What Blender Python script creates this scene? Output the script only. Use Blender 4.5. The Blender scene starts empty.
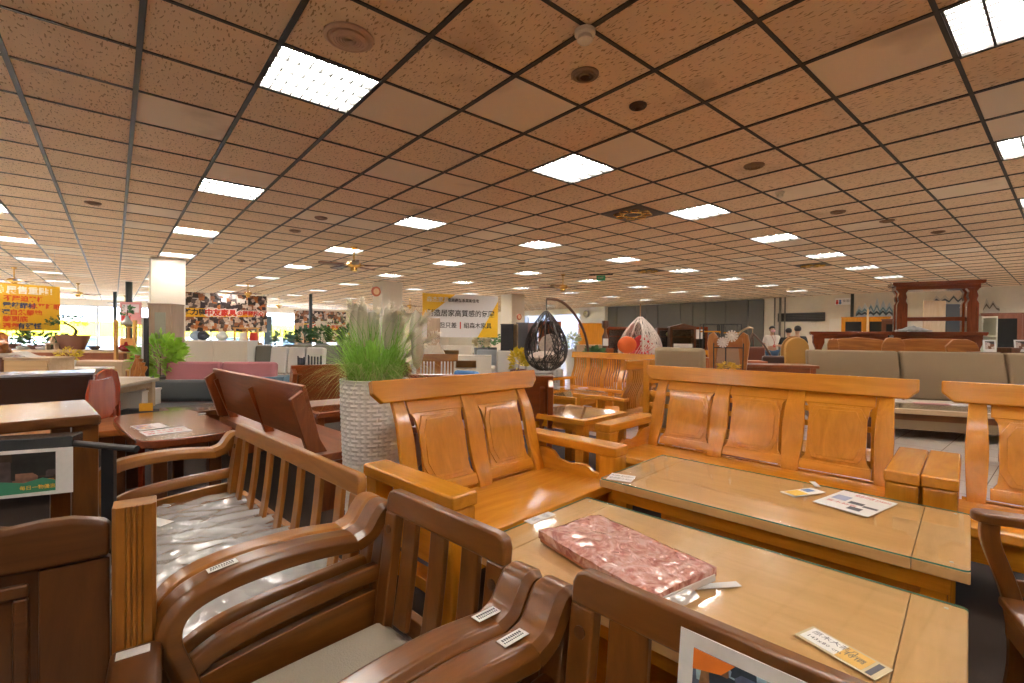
import bpy, bmesh, math, random
from mathutils import Vector, Matrix, noise
from math import sin, cos, pi, radians as rad
rnd = random.Random(7)
sc = bpy.context.scene
COL = sc.collection

# ------------------------------------------------------------------ camera
FPX, PIT, ROL, CZ = 474.0, .0121, -.0095, 1.30
R0 = Vector((1, 0, 0)); FW = Vector((0, cos(PIT), -sin(PIT))); U0 = Vector((0, sin(PIT), cos(PIT)))
RT = R0*cos(ROL) - U0*sin(ROL); UPV = R0*sin(ROL) + U0*cos(ROL)
cam_d = bpy.data.cameras.new('camera'); cam = bpy.data.objects.new('camera', cam_d); COL.objects.link(cam)
m = Matrix.Identity(4)
for i in range(3):
    m[i][0] = RT[i]; m[i][1] = UPV[i]; m[i][2] = -FW[i]
m[2][3] = CZ
cam.matrix_world = m
cam_d.sensor_width = 36; cam_d.lens = FPX/1024*36; cam_d.clip_start = .02; cam_d.clip_end = 300
sc.camera = cam
def ray(x, y): return FW + RT*((x-512)/FPX) + UPV*((341.5-y)/FPX)
def P(x, y, z):                       # point on the horizontal plane z seen at this pixel
    v = ray(x, y); t = (z-CZ)/v.z; return Vector((v.x*t, v.y*t, z))
def D(x, y, d):                       # point at distance d along the view axis
    v = ray(x, y); return Vector((v.x*d, v.y*d, CZ+v.z*d))
CA = rad(40)                          # ceiling grid / building axes
PV = Vector((cos(CA), sin(CA), 0)); QV = Vector((-sin(CA), cos(CA), 0))
def PQ(p, q, z=0): return PV*p + QV*q + Vector((0, 0, z))
FA = rad(-44)                         # furniture rows
UV_ = Vector((cos(FA), sin(FA), 0)); BV = Vector((-sin(FA), cos(FA), 0))
def UB(u, b, z=0): return UV_*u + BV*b + Vector((0, 0, z))
CH = 2.92; PW = 20.3; QW = 32.0; PMIN = -9.0; QMIN = -6.0

# ------------------------------------------------------------------ world, sun, exposure
w = bpy.data.worlds.new('world'); sc.world = w; w.use_nodes = True
bg = w.node_tree.nodes['Background']
sky = w.node_tree.nodes.new('ShaderNodeTexSky'); sky.sky_type = 'NISHITA'; sky.sun_disc = False
sky.sun_elevation = rad(50); sky.sun_rotation = rad(200)
w.node_tree.links.new(sky.outputs[0], bg.inputs[0]); bg.inputs[1].default_value = 3.5
sd = bpy.data.lights.new('sun', 'SUN'); sd.energy = 40; sd.angle = rad(1); sd.color = (1, .95, .86)
so = bpy.data.objects.new('sun', sd); COL.objects.link(so); so.rotation_euler = (-QV*cos(rad(34))+PV*.25-Vector((0, 0, sin(rad(34))))).to_track_quat('-Z', 'Y').to_euler(); so.location = (0, 0, 20)
TUBE = 40.0                            # strength of the fluorescent tubes
sc.view_settings.view_transform = 'Standard'; sc.view_settings.look = 'None'
sc.view_settings.exposure = 1.47; sc.view_settings.gamma = 1; sc.view_settings.use_curve_mapping = False
try:
    sc.cycles.max_bounces = 8; sc.cycles.diffuse_bounces = 4; sc.cycles.glossy_bounces = 3
    sc.cycles.transmission_bounces = 4; sc.cycles.transparent_max_bounces = 10
    sc.cycles.sample_clamp_indirect = 6; sc.cycles.caustics_reflective = False; sc.cycles.caustics_refractive = False
except Exception: pass

# ------------------------------------------------------------------ materials
def newmat(name):
    m = bpy.data.materials.new(name); m.use_nodes = True
    return m, m.node_tree, m.node_tree.nodes['Principled BSDF']
MC = {}
def flat(name, c, rough=.5, metal=0., coat=0., bump=0., bscale=60., alpha=1., var=.0):
    if name in MC: return MC[name]
    m, nt, b = newmat(name); N, L = nt.nodes, nt.links
    b.inputs['Base Color'].default_value = (*c, 1); b.inputs['Roughness'].default_value = rough
    b.inputs['Metallic'].default_value = metal; b.inputs['Coat Weight'].default_value = coat
    b.inputs['Coat Roughness'].default_value = .1
    tc = N.new('ShaderNodeTexCoord'); nz = N.new('ShaderNodeTexNoise'); nz.inputs['Scale'].default_value = bscale
    L.new(tc.outputs['Object'], nz.inputs['Vector'])
    mx = N.new('ShaderNodeMixRGB'); mx.blend_type = 'MULTIPLY'; mx.inputs[0].default_value = 1
    mr = N.new('ShaderNodeMapRange'); mr.inputs[3].default_value = 1-max(var, .06); mr.inputs[4].default_value = 1+max(var, .06)
    L.new(nz.outputs[0], mr.inputs[0]); mx.inputs[1].default_value = (*c, 1); L.new(mr.outputs[0], mx.inputs[2])
    L.new(mx.outputs[0], b.inputs['Base Color'])
    if bump:
        bp = N.new('ShaderNodeBump'); bp.inputs['Strength'].default_value = bump; bp.inputs['Distance'].default_value = .01
        L.new(nz.outputs[0], bp.inputs['Height']); L.new(bp.outputs[0], b.inputs['Normal'])
    if alpha < 1: b.inputs['Alpha'].default_value = alpha
    MC[name] = m; return m
def wood(name, c1, c2, axis='x', scale=1., rough=.32, coat=.25, c3=None):
    key = name+'_'+axis
    if key in MC: return MC[key]
    m, nt, b = newmat(key); N, L = nt.nodes, nt.links
    tc = N.new('ShaderNodeTexCoord'); mp = N.new('ShaderNodeMapping')
    s = {'x': (1.1, 9, 9), 'y': (9, 1.1, 9), 'z': (9, 9, 1.1)}[axis]
    mp.inputs['Scale'].default_value = [v*scale for v in s]
    oi = N.new('ShaderNodeObjectInfo'); ml = N.new('ShaderNodeVectorMath'); ml.operation = 'ADD'
    L.new(tc.outputs['Object'], mp.inputs[0]); L.new(mp.outputs[0], ml.inputs[0])
    sm = N.new('ShaderNodeMath'); sm.operation = 'MULTIPLY'; sm.inputs[1].default_value = 37
    L.new(oi.outputs['Random'], sm.inputs[0]); L.new(sm.outputs[0], ml.inputs[1])
    n1 = N.new('ShaderNodeTexNoise'); n1.inputs['Scale'].default_value = 1.6; n1.inputs['Detail'].default_value = 7
    n1.inputs['Roughness'].default_value = .62; n1.inputs['Distortion'].default_value = 1.1
    L.new(ml.outputs[0], n1.inputs['Vector'])
    cr = N.new('ShaderNodeValToRGB'); e = cr.color_ramp.elements
    e[0].position = .3; e[0].color = (*c2, 1); e[1].position = .68; e[1].color = (*c1, 1)
    if c3: x = e.new(.5); x.color = (*c3, 1)
    L.new(n1.outputs[0], cr.inputs[0]); L.new(cr.outputs[0], b.inputs['Base Color'])
    n2 = N.new('ShaderNodeTexNoise'); n2.inputs['Scale'].default_value = 12; n2.inputs['Detail'].default_value = 3
    L.new(ml.outputs[0], n2.inputs['Vector'])
    bp = N.new('ShaderNodeBump'); bp.inputs['Strength'].default_value = .06; bp.inputs['Distance'].default_value = .004
    L.new(n2.outputs[0], bp.inputs['Height']); L.new(bp.outputs[0], b.inputs['Normal'])
    b.inputs['Roughness'].default_value = rough; b.inputs['Coat Weight'].default_value = coat; b.inputs['Coat Roughness'].default_value = .14
    MC[key] = m; return m
def honey(a='x'): return wood('honey_wood', (.72, .30, .022), (.55, .205, .012), a, rough=.27, coat=.45)
def honey_top(a='x'): return wood('pale_honey_top', (.76, .46, .19), (.65, .37, .135), a, rough=.3)
def brown(a='x'): return wood('brown_wood', (.20, .070, .011), (.105, .032, .005), a, rough=.3, coat=.2)
def brownl(a='x'): return wood('light_brown_wood', (.38, .15, .023), (.23, .08, .012), a, rough=.3, coat=.2)
def dark(a='x'): return wood('walnut_wood', (.13, .042, .012), (.07, .022, .006), a, rough=.3, coat=.2)
def rose(a='x'): return wood('rosewood', (.24, .055, .018), (.11, .022, .007), a, rough=.2, coat=.4)
def redwood(a='x'): return wood('red_brown_wood', (.32, .085, .020), (.18, .042, .010), a, rough=.3, coat=.3)
def oak(a='x'): return wood('pale_oak', (.62, .46, .30), (.52, .36, .21), a, rough=.5, coat=.05)
def slabw(a='x'): return wood('slab_wood', (.55, .22, .05), (.26, .08, .02), a, scale=.8, rough=.3, c3=(.40, .14, .03))
def white_lac(): return flat('white_lacquer', (.78, .75, .70), .35)
def black_metal(): return flat('black_metal', (.012, .012, .014), .4)
def brass(): return flat('brass', (.75, .48, .14), .25, 1.)
def paper(): return flat('white_paper', (.85, .84, .82), .55)
def glass_mat(name='glass_sheet', tint=(.97, .98, .97), gl=.9):
    if name in MC: return MC[name]
    m = bpy.data.materials.new(name); m.use_nodes = True; nt = m.node_tree; N, L = nt.nodes, nt.links
    N.clear(); o = N.new('ShaderNodeOutputMaterial'); t = N.new('ShaderNodeBsdfTransparent'); g = N.new('ShaderNodeBsdfGlossy')
    t.inputs[0].default_value = (*tint, 1); g.inputs['Roughness'].default_value = .05; g.inputs[0].default_value = (gl, gl, gl, 1)
    fr = N.new('ShaderNodeMath'); fr.operation = 'POWER'; fr.inputs[1].default_value = 5; lw = N.new('ShaderNodeLayerWeight'); lw.inputs[0].default_value = .5
    L.new(lw.outputs['Facing'], fr.inputs[0])
    nz = N.new('ShaderNodeTexNoise'); nz.inputs['Scale'].default_value = 3; tc = N.new('ShaderNodeTexCoord'); L.new(tc.outputs['Object'], nz.inputs[0])
    ml = N.new('ShaderNodeMath'); ml.operation = 'MULTIPLY_ADD'; ml.inputs[1].default_value = .9; ml.inputs[2].default_value = .04
    L.new(fr.outputs[0], ml.inputs[0])
    mx = N.new('ShaderNodeMixShader'); L.new(ml.outputs[0], mx.inputs[0]); L.new(t.outputs[0], mx.inputs[1]); L.new(g.outputs[0], mx.inputs[2])
    L.new(mx.outputs[0], o.inputs[0]); MC[name] = m; return m
def emis(name, c, s):
    if name in MC: return MC[name]
    m = bpy.data.materials.new(name); m.use_nodes = True; nt = m.node_tree; nt.nodes.clear()
    o = nt.nodes.new('ShaderNodeOutputMaterial'); e = nt.nodes.new('ShaderNodeEmission')
    e.inputs[0].default_value = (*c, 1); e.inputs[1].default_value = s; nt.links.new(e.outputs[0], o.inputs[0])
    MC[name] = m; return m
def photo_mat(name, cols, scale=14., rough=.4):
    """a printed picture or photo collage: blocks of many colours"""
    if name in MC: return MC[name]
    m, nt, b = newmat(name); N, L = nt.nodes, nt.links
    tc = N.new('ShaderNodeTexCoord'); v = N.new('ShaderNodeTexVoronoi'); v.inputs['Scale'].default_value = scale
    v.distance = 'CHEBYCHEV'
    L.new(tc.outputs['Object'], v.inputs['Vector'])
    sp = N.new('ShaderNodeSeparateColor'); L.new(v.outputs['Color'], sp.inputs[0])
    cr = N.new('ShaderNodeValToRGB'); cr.color_ramp.interpolation = 'CONSTANT'; e = cr.color_ramp.elements
    e[0].color = (*cols[0], 1); e[1].position = 1/len(cols); e[1].color = (*cols[1], 1)
    for i in range(2, len(cols)): x = e.new(i/len(cols)); x.color = (*cols[i], 1)
    nz = N.new('ShaderNodeTexNoise'); nz.inputs['Scale'].default_value = scale*2.2; L.new(tc.outputs['Object'], nz.inputs[0])
    mx = N.new('ShaderNodeMixRGB'); mx.blend_type = 'OVERLAY'; mx.inputs[0].default_value = .8
    L.new(sp.outputs[0], cr.inputs[0]); L.new(cr.outputs[0], mx.inputs[1]); L.new(nz.outputs[0], mx.inputs[2])
    L.new(mx.outputs[0], b.inputs['Base Color']); b.inputs['Roughness'].default_value = rough
    MC[name] = m; return m
def collage(): return photo_mat('photo_collage', [(.02, .015, .012), (.25, .10, .05), (.6, .5, .42), (.05, .03, .03), (.45, .16, .05), (.10, .08, .08), (.5, .4, .35), (.03, .02, .03), (.7, .68, .66)], 7.5)

# ------------------------------------------------------------------ mesh building
class MB:
    def __init__(s): s.v = []; s.f = []
    def add(s, vs, fs, M=None):
        n = len(s.v)
        for p in vs:
            p = Vector(p); s.v.append(M @ p if M else p)
        s.f += [[n+i for i in f] for f in fs]; return s
    def box(s, x0, x1, y0, y1, z0, z1, M=None):
        return s.add([(x0, y0, z0), (x1, y0, z0), (x1, y1, z0), (x0, y1, z0), (x0, y0, z1), (x1, y0, z1), (x1, y1, z1), (x0, y1, z1)],
                     [(0, 3, 2, 1), (4, 5, 6, 7), (0, 1, 5, 4), (1, 2, 6, 5), (2, 3, 7, 6), (3, 0, 4, 7)], M)
    def prism(s, poly, axis, a0, a1, M=None):
        n = len(poly)
        def mk(p, a):
            return {'x': (a, p[0], p[1]), 'y': (p[0], a, p[1]), 'z': (p[0], p[1], a)}[axis]
        vs = [mk(p, a0) for p in poly]+[mk(p, a1) for p in poly]
        fs = [list(range(n))[::-1], [n+i for i in range(n)]]+[(i, (i+1) % n, n+(i+1) % n, n+i) for i in range(n)]
        return s.add(vs, fs, M)
    def tube(s, pts, r, n=8, closed=False, M=None):
        pts = [Vector(p) for p in pts]; k = len(pts); rs = r if isinstance(r, (list, tuple)) else [r]*k
        vs = []; fs = []; up = None
        for i in range(k):
            t = (pts[(i+1) % k]-pts[i-1]) if closed else (pts[min(i+1, k-1)]-pts[max(i-1, 0)])
            t.normalize()
            if up is None: up = t.orthogonal().normalized()
            a = (up-t*up.dot(t)); a = a.normalized() if a.length > 1e-6 else t.orthogonal().normalized(); up = a; b = t.cross(a)
            for j in range(n): vs.append(pts[i]+(a*cos(2*pi*j/n)+b*sin(2*pi*j/n))*rs[i])
        for i in range(k if closed else k-1):
            for j in range(n): fs.append((i*n+j, i*n+(j+1) % n, ((i+1) % k)*n+(j+1) % n, ((i+1) % k)*n+j))
        if not closed: fs += [list(range(n))[::-1], [(k-1)*n+j for j in range(n)]]
        return s.add(vs, fs, M)
    def ribbon(s, path, w, h, side=Vector((1, 0, 0)), M=None):
        """board swept along path; w across `side`, h along the path normal"""
        pts = [Vector(p) for p in path]; k = len(pts); vs = []; fs = []
        for i in range(k):
            t = (pts[min(i+1, k-1)]-pts[max(i-1, 0)]).normalized(); nn = side.cross(t).normalized()
            ww = w[i] if isinstance(w, (list, tuple)) else w; hh = h[i] if isinstance(h, (list, tuple)) else h
            for a, b in ((-.5, -.5), (.5, -.5), (.5, .18), (.32, .5), (-.32, .5), (-.5, .18)):
                vs.append(pts[i]+side*a*ww+nn*b*hh)
        n = 6
        for i in range(k-1):
            for j in range(n): fs.append((i*n+j, i*n+(j+1) % n, (i+1)*n+(j+1) % n, (i+1)*n+j))
        fs += [list(range(n))[::-1], [(k-1)*n+j for j in range(n)]]
        return s.add(vs, fs, M)
    def lathe(s, prof, n=24, M=None):
        vs = []; fs = []; k = len(prof)
        for r, z in prof:
            for j in range(n): vs.append((r*cos(2*pi*j/n), r*sin(2*pi*j/n), z))
        for i in range(k-1):
            for j in range(n): fs.append((i*n+j, i*n+(j+1) % n, (i+1)*n+(j+1) % n, (i+1)*n+j))
        if prof[0][0] > 1e-4: fs.append(list(range(n))[::-1])
        if prof[-1][0] > 1e-4: fs.append([(k-1)*n+j for j in range(n)])
        return s.add(vs, fs, M)
    def slab(s, fn, nu, nv, off, M=None):
        """fn(a,b) in 0..1 -> front point; off = thickness vector"""
        off = Vector(off); vs = []; fs = []
        for j in range(nv+1):
            for i in range(nu+1): vs.append(Vector(fn(i/nu, j/nv)))
        n = len(vs); vs += [p+off for p in vs]; W = nu+1
        for j in range(nv):
            for i in range(nu):
                a = j*W+i; fs.append((a, a+1, a+W+1, a+W)); fs.append((n+a, n+a+W, n+a+W+1, n+a+1))
        for i in range(nu):
            fs.append((i+1, i, n+i, n+i+1)); a = nv*W+i; fs.append((a, a+1, n+a+1, n+a))
        for j in range(nv):
            a = j*W; fs.append((a, a+W, n+a+W, n+a)); a = j*W+nu; fs.append((a+W, a, n+a, n+a+W))
        return s.add(vs, fs, M)
    def grid(s, fn, nu, nv, M=None):
        vs = [Vector(fn(i/nu, j/nv)) for j in range(nv+1) for i in range(nu+1)]; W = nu+1
        return s.add(vs, [(j*W+i, j*W+i+1, (j+1)*W+i+1, (j+1)*W+i) for j in range(nv) for i in range(nu)], M)
    def ball(s, c, r, n=10, M=None, sq=(1, 1, 1)):
        c = Vector(c); vs = []; fs = []; k = n//2+1
        for i in range(k+1):
            th = pi*i/k
            for j in range(n):
                vs.append(c+Vector((r*sq[0]*sin(th)*cos(2*pi*j/n), r*sq[1]*sin(th)*sin(2*pi*j/n), r*sq[2]*cos(th))))
        for i in range(k):
            for j in range(n): fs.append((i*n+j, (i+1)*n+j, (i+1)*n+(j+1) % n, i*n+(j+1) % n))
        return s.add(vs, fs, M)
    def build(s, name, mat, parent=None, bevel=0., smooth=35, seg=2):
        me = bpy.data.meshes.new(name); me.from_pydata([tuple(v) for v in s.v], [], s.f)
        bm = bmesh.new(); bm.from_mesh(me); bmesh.ops.remove_doubles(bm, verts=bm.verts, dist=1e-6) if False else None
        bmesh.ops.recalc_face_normals(bm, faces=bm.faces); bm.to_mesh(me); bm.free()
        me.materials.append(mat)
        if smooth:
            me.polygons.foreach_set('use_smooth', [True]*len(me.polygons)); me.set_sharp_from_angle(angle=rad(smooth))
        o = bpy.data.objects.new(name, me); COL.objects.link(o)
        if parent: o.parent = parent
        if bevel:
            b = o.modifiers.new('bevel', 'BEVEL'); b.width = bevel; b.segments = seg; b.limit_method = 'ANGLE'; b.angle_limit = rad(40)
            b.harden_normals = True
        return o
def box(name, mat, parent, x0, x1, y0, y1, z0, z1, bevel=.004): return MB().box(x0, x1, y0, y1, z0, z1).build(name, mat, parent, bevel)
def tag(o, label, cat, group=None, kind=None):
    o['label'] = label; o['category'] = cat
    if group: o['group'] = group
    if kind: o['kind'] = kind
    return o
def thing(name, label, cat, loc=(0, 0, 0), rz=0., group=None):
    o = bpy.data.objects.new(name, None); COL.objects.link(o); o.empty_display_size = .2
    o.location = loc; o.rotation_euler = (0, 0, rz); return tag(o, label, cat, group)
def struct(o): o['kind'] = 'structure'; return o
def kids(o): return [c for c in bpy.data.objects if c.parent == o]
def dup(o, loc, rz=None, label=None, parent=None, sc_=None):
    def rec(s, par):
        c = s.copy(); COL.objects.link(c)
        if par: c.parent = par
        for k in KIDS(s): rec(k, c)
        return c
    r = rec(o, parent); r.location = loc
    if rz is not None: r.rotation_euler = (0, 0, rz)
    if sc_: r.scale = sc_
    if label: r['label'] = label
    return r
def KIDS(s): return [k for k in s.children]
def ploc(px, d, dz=0):
    p = D(px, 340, d); return Vector((p.x, p.y, dz))
def lerp_pts(tab, t):
    for (a, b), (c, d) in zip(tab, tab[1:]):
        if t <= c:
            k = (t-a)/(c-a); k = max(0, min(1, k)); return b+(d-b)*k
    return tab[-1][1]
def smooth_path(pts, n=6):
    """catmull-rom through pts"""
    pts = [Vector(p) for p in pts]; out = []
    for i in range(len(pts)-1):
        p0 = pts[max(i-1, 0)]; p1 = pts[i]; p2 = pts[i+1]; p3 = pts[min(i+2, len(pts)-1)]
        for k in range(n):
            t = k/n; out.append(.5*((2*p1)+(p2-p0)*t+(2*p0-5*p1+4*p2-p3)*t*t+(3*p1-p0-3*p2+p3)*t**3))
    out.append(pts[-1]); return out
def lettering(text, size, mat, parent, M, name='lettering', depth=.002, bold=0.):
    """text in local x/z plane of matrix M (x right, z up, facing -y)"""
    cu = bpy.data.curves.new('txt', 'FONT'); cu.body = text; cu.size = size; cu.extrude = depth; cu.offset = bold
    cu.align_x = 'LEFT'; cu.align_y = 'CENTER'; cu.resolution_u = 2
    t = bpy.data.objects.new('txt', cu); COL.objects.link(t)
    me = bpy.data.meshes.new_from_object(t.evaluated_get(bpy.context.evaluated_depsgraph_get()))
    bpy.data.objects.remove(t); me.name = name
    me.transform(M @ Matrix.Rotation(pi/2, 4, 'X')); me.materials.clear(); me.materials.append(mat)
    o = bpy.data.objects.new(name, me); COL.objects.link(o); o.parent = parent; return o
def T(x, y, z): return Matrix.Translation((x, y, z))
def RZ(a): return Matrix.Rotation(a, 4, 'Z')
def RX(a): return Matrix.Rotation(a, 4, 'X')
def RY(a): return Matrix.Rotation(a, 4, 'Y')

# ================================================================== the room
def onw(px):
    v = ray(px, 330); t = PW/(v.dot(PV)); return (v*t).dot(QV)
def room():
    # floor
    m, nt, b = newmat('floor_tiles'); N, L = nt.nodes, nt.links
    tc = N.new('ShaderNodeTexCoord'); br = N.new('ShaderNodeTexBrick'); br.offset = 0
    br.inputs['Scale'].default_value = 1; br.inputs['Brick Width'].default_value = .5; br.inputs['Row Height'].default_value = .5
    br.inputs['Mortar Size'].default_value = .004; br.inputs['Color1'].default_value = (.66, .58, .49, 1); br.inputs['Color2'].default_value = (.60, .52, .44, 1)
    br.inputs['Mortar'].default_value = (.25, .2, .16, 1); L.new(tc.outputs['Object'], br.inputs[0])
    L.new(br.outputs[0], b.inputs['Base Color']); b.inputs['Roughness'].default_value = .22
    o = MB().box(PMIN, PW, QMIN, QW, -.1, 0).build('floor', m); o.rotation_euler = (0, 0, CA); struct(o)
    # dark brown floor sheet, added to deepen shade under furniture and dim near ceiling
    dm = flat('dark_shade_sheet', (.035, .020, .013), .8, bump=.2, bscale=300)
    o = MB().box(-7.4, 4.5, -3.0, 5.2, 0, .004).build('floor_shade_sheet', dm); o.rotation_euler = (0, 0, FA); struct(o)
    # ceiling: one quad per tile, left open where a light fitting is recessed
    m, nt, b = newmat('ceiling_tiles'); N, L = nt.nodes, nt.links
    tc = N.new('ShaderNodeTexCoord')
    mp = N.new('ShaderNodeMapping'); mp.inputs['Scale'].default_value = (1, .30, 1); L.new(tc.outputs['Object'], mp.inputs[0])
    nz = N.new('ShaderNodeTexNoise'); nz.inputs['Scale'].default_value = 85; nz.inputs['Detail'].default_value = 1.5; nz.inputs['Distortion'].default_value = .3; L.new(mp.outputs[0], nz.inputs[0])
    cr = N.new('ShaderNodeValToRGB'); cr.color_ramp.elements[0].position = .61; cr.color_ramp.elements[1].position = .65
    L.new(nz.outputs[0], cr.inputs[0])
    # per tile random number
    sn = N.new('ShaderNodeVectorMath'); sn.operation = 'SUBTRACT'; sn.inputs[1].default_value = (.71, 2.871, 0); L.new(tc.outputs['Object'], sn.inputs[0])
    dv = N.new('ShaderNodeVectorMath'); dv.operation = 'SCALE'; dv.inputs['Scale'].default_value = 1/.6; L.new(sn.outputs[0], dv.inputs[0])
    fl = N.new('ShaderNodeVectorMath'); fl.operation = 'FLOOR'; L.new(dv.outputs[0], fl.inputs[0])
    wn = N.new('ShaderNodeTexWhiteNoise'); wn.noise_dimensions = '2D'; L.new(fl.outputs[0], wn.inputs['Vector'])
    plain = N.new('ShaderNodeMath'); plain.operation = 'GREATER_THAN'; plain.inputs[1].default_value = .90; L.new(wn.outputs['Value'], plain.inputs[0])
    hole = N.new('ShaderNodeMath'); hole.operation = 'MULTIPLY'
    inv = N.new('ShaderNodeMath'); inv.operation = 'SUBTRACT'; inv.inputs[0].default_value = 1; L.new(plain.outputs[0], inv.inputs[1])
    L.new(cr.outputs[0], hole.inputs[0]); L.new(inv.outputs[0], hole.inputs[1])
    tint = N.new('ShaderNodeMixRGB'); tint.inputs[1].default_value = (.80, .605, .41, 1); tint.inputs[2].default_value = (.84, .655, .465, 1); L.new(wn.outputs['Value'], tint.inputs[0])
    pl = N.new('ShaderNodeMixRGB'); pl.inputs[2].default_value = (.86, .74, .59, 1); L.new(plain.outputs[0], pl.inputs[0]); L.new(tint.outputs[0], pl.inputs[1])
    st = N.new('ShaderNodeTexNoise'); st.inputs['Scale'].default_value = 1.15; st.inputs['Detail'].default_value = 4; L.new(tc.outputs['Object'], st.inputs[0])
    sr = N.new('ShaderNodeValToRGB'); sr.color_ramp.elements[0].position = .64; sr.color_ramp.elements[1].position = .78
    sr.color_ramp.elements[1].color = (.55, .55, .55, 1); L.new(st.outputs[0], sr.inputs[0])
    s2 = N.new('ShaderNodeMixRGB'); s2.inputs[2].default_value = (.30, .17, .075, 1); L.new(sr.outputs[0], s2.inputs[0]); L.new(pl.outputs[0], s2.inputs[1])
    h2 = N.new('ShaderNodeMixRGB'); h2.inputs[2].default_value = (.42, .27, .145, 1); L.new(hole.outputs[0], h2.inputs[0]); L.new(s2.outputs[0], h2.inputs[1])
    L.new(h2.outputs[0], b.inputs['Base Color']); b.inputs['Roughness'].default_value = .85
    lights = []
    mb = MB(); i0 = int((PMIN-.71)/.6)-1; i1 = int((PW-.71)/.6)+1; j0 = int((QMIN-2.871)/.6)-1; j1 = int((QW-2.871)/.6)+1
    for i in range(i0, i1+1):
        for j in range(j0, j1+1):
            if i % 4 == 0 and j % 5 == 0 and i < 31 and .71+.6*i > PMIN+.7 and 2.871+.6*j < QW-1.2 and 2.871+.6*j > QMIN+.7:
                lights.append((i, j)); continue
            a, c = .71+.6*i, 2.871+.6*j; mb.add([(a, c, CH), (a+.6, c, CH), (a+.6, c+.6, CH), (a, c+.6, CH)], [(0, 3, 2, 1)])
    me = bpy.data.meshes.new('ceiling'); me.from_pydata([tuple(v) for v in mb.v], [], mb.f); me.materials.append(m)
    o = bpy.data.objects.new('ceiling', me); COL.objects.link(o); o.rotation_euler = (0, 0, CA); struct(o)
    # T-bar grid of the suspended ceiling
    bar = MB()
    for i in range(i0, i1+2): a = .71+.6*i; bar.box(a-.015, a+.015, 2.871+.6*j0, 2.871+.6*(j1+1), CH-.007, CH+.01)
    for j in range(j0, j1+2): a = 2.871+.6*j; bar.box(.71+.6*i0, .71+.6*(i1+1), a-.011, a+.011, CH-.006, CH+.01)
    o = bar.build('trim_1', flat('dark_tbar', (.020, .015, .012), .55), smooth=0); o.rotation_euler = (0, 0, CA); struct(o)
    # walls
    WQ0, WQ1 = onw(582), onw(524); GQ1 = onw(608); GQ0 = onw(764)
    cream = flat('cream_wall', (.72, .66, .55), .7, bscale=8)
    # right wall, with an opening for the far windows
    wr = MB(); wr.box(PW, PW+.2, QMIN, WQ0, 0, CH+.3); wr.box(PW, PW+.2, WQ0, WQ1, 2.62, CH+.3); wr.box(PW, PW+.2, WQ0, WQ1, 0, .5); wr.box(PW, PW+.2, WQ1, QW+.2, 0, CH+.3)
    struct(wr.build('wall_right', cream)).rotation_euler = (0, 0, CA)
    wl = MB(); wl.box(PMIN-.2, PW+.2, QW, QW+.2, 2.62, CH+.3)
    wl.box(PMIN-.2, PMIN+1, QW, QW+.2, 0, CH); wl.box(11.5, PW, QW, QW+.2, 0, CH)
    struct(wl.build('wall_left', cream)).rotation_euler = (0, 0, CA)
    struct(MB().box(PMIN-.2, PMIN, QMIN-.2, QW, 0, CH+.3).build('wall_back', cream)).rotation_euler = (0, 0, CA)
    struct(MB().box(PMIN, PW+.2, QMIN-.2, QMIN, 0, CH+.3).build('wall_near', cream)).rotation_euler = (0, 0, CA)
    # dark grey panelled stretch of the right wall
    g = flat('dark_grey_panel', (.105, .10, .088), .6, bscale=5)
    mb = MB(); q = GQ0
    while q < GQ1-.3:
        wd = rnd.choice((.62, .95, .62, .9, 1.2)); e = min(q+wd-.03, GQ1); mb.box(PW-.08, PW, q, e, 0, CH-.03); q += wd
    mb.box(PW-.02, PW, GQ0, GQ1, 0, CH-.03)
    struct(mb.build('trim_2', g, bevel=.004)).rotation_euler = (0, 0, CA)
    # white pilasters where the windows begin and a service corner with pipes
    struct(MB().box(PW-.25, PW, GQ1+.02, WQ0-.02, 0, CH).build('trim_3', flat('white_pier', (.68, .66, .62), .6))).rotation_euler = (0, 0, CA)
    pp = MB()
    for q, r in ((GQ0-.42, .03), (GQ0-.62, .045), (GQ0-.80, .025)): pp.tube([PQ(PW-.06, q, 0), PQ(PW-.06, q, CH)], r, 10)
    struct(pp.build('trim_4', flat('pipe_grey', (.16, .15, .12), .5)))
    struct(MB().box(PW-.05, PW, onw(853.5), onw(850.5), 0, CH).build('trim_5', flat('corner_dark', (.05, .06, .05), .6))).rotation_euler = (0, 0, CA)
    # windows of the street side
    fr = flat('window_frame', (.55, .58, .62), .4, .3)
    n = 1; p = PMIN+1
    while p < 11.4:
        p2 = min(p+2.45, 11.5); mb = MB()
        for a in (p, p2-.06): mb.box(a, a+.06, QW-.02, QW+.1, 0, 2.62)
        for z in (0, 2.05, 2.56): mb.box(p, p2, QW, QW+.08, z, z+.06)
        o = struct(mb.build('window_%d' % n, fr, bevel=.005)); o.rotation_euler = (0, 0, CA)
        MB().box(p+.06, p2-.06, QW+.03, QW+.04, .06, 2.56).build('pane', glass_mat('window_glass', (.95, .97, .98)), o)
        n += 1; p = p2
    q = WQ0
    while q < WQ1-.1:
        q2 = min(q+2.3, WQ1); mb = MB()
        for a in (q, q2-.06): mb.box(PW-.02, PW+.1, a, a+.06, .5, 2.55)
        for z in (.5, 2.56): mb.box(PW, PW+.08, q, q2, z, z+.06)
        o = struct(mb.build('window_%d' % n, fr, bevel=.005)); o.rotation_euler = (0, 0, CA)
        MB().box(PW+.03, PW+.04, q+.06, q2-.06, .56, 2.56).build('pane', flat('frosted_glass', (.42, .44, .55), .5), o)
        n += 1; q = q2
    for o in bpy.data.objects:
        if o.name.startswith('pane') and o.data.materials[0].name == 'frosted_glass':
            b = o.data.materials[0].node_tree.nodes['Principled BSDF']; b.inputs['Transmission Weight'].default_value = .45; break
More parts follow.
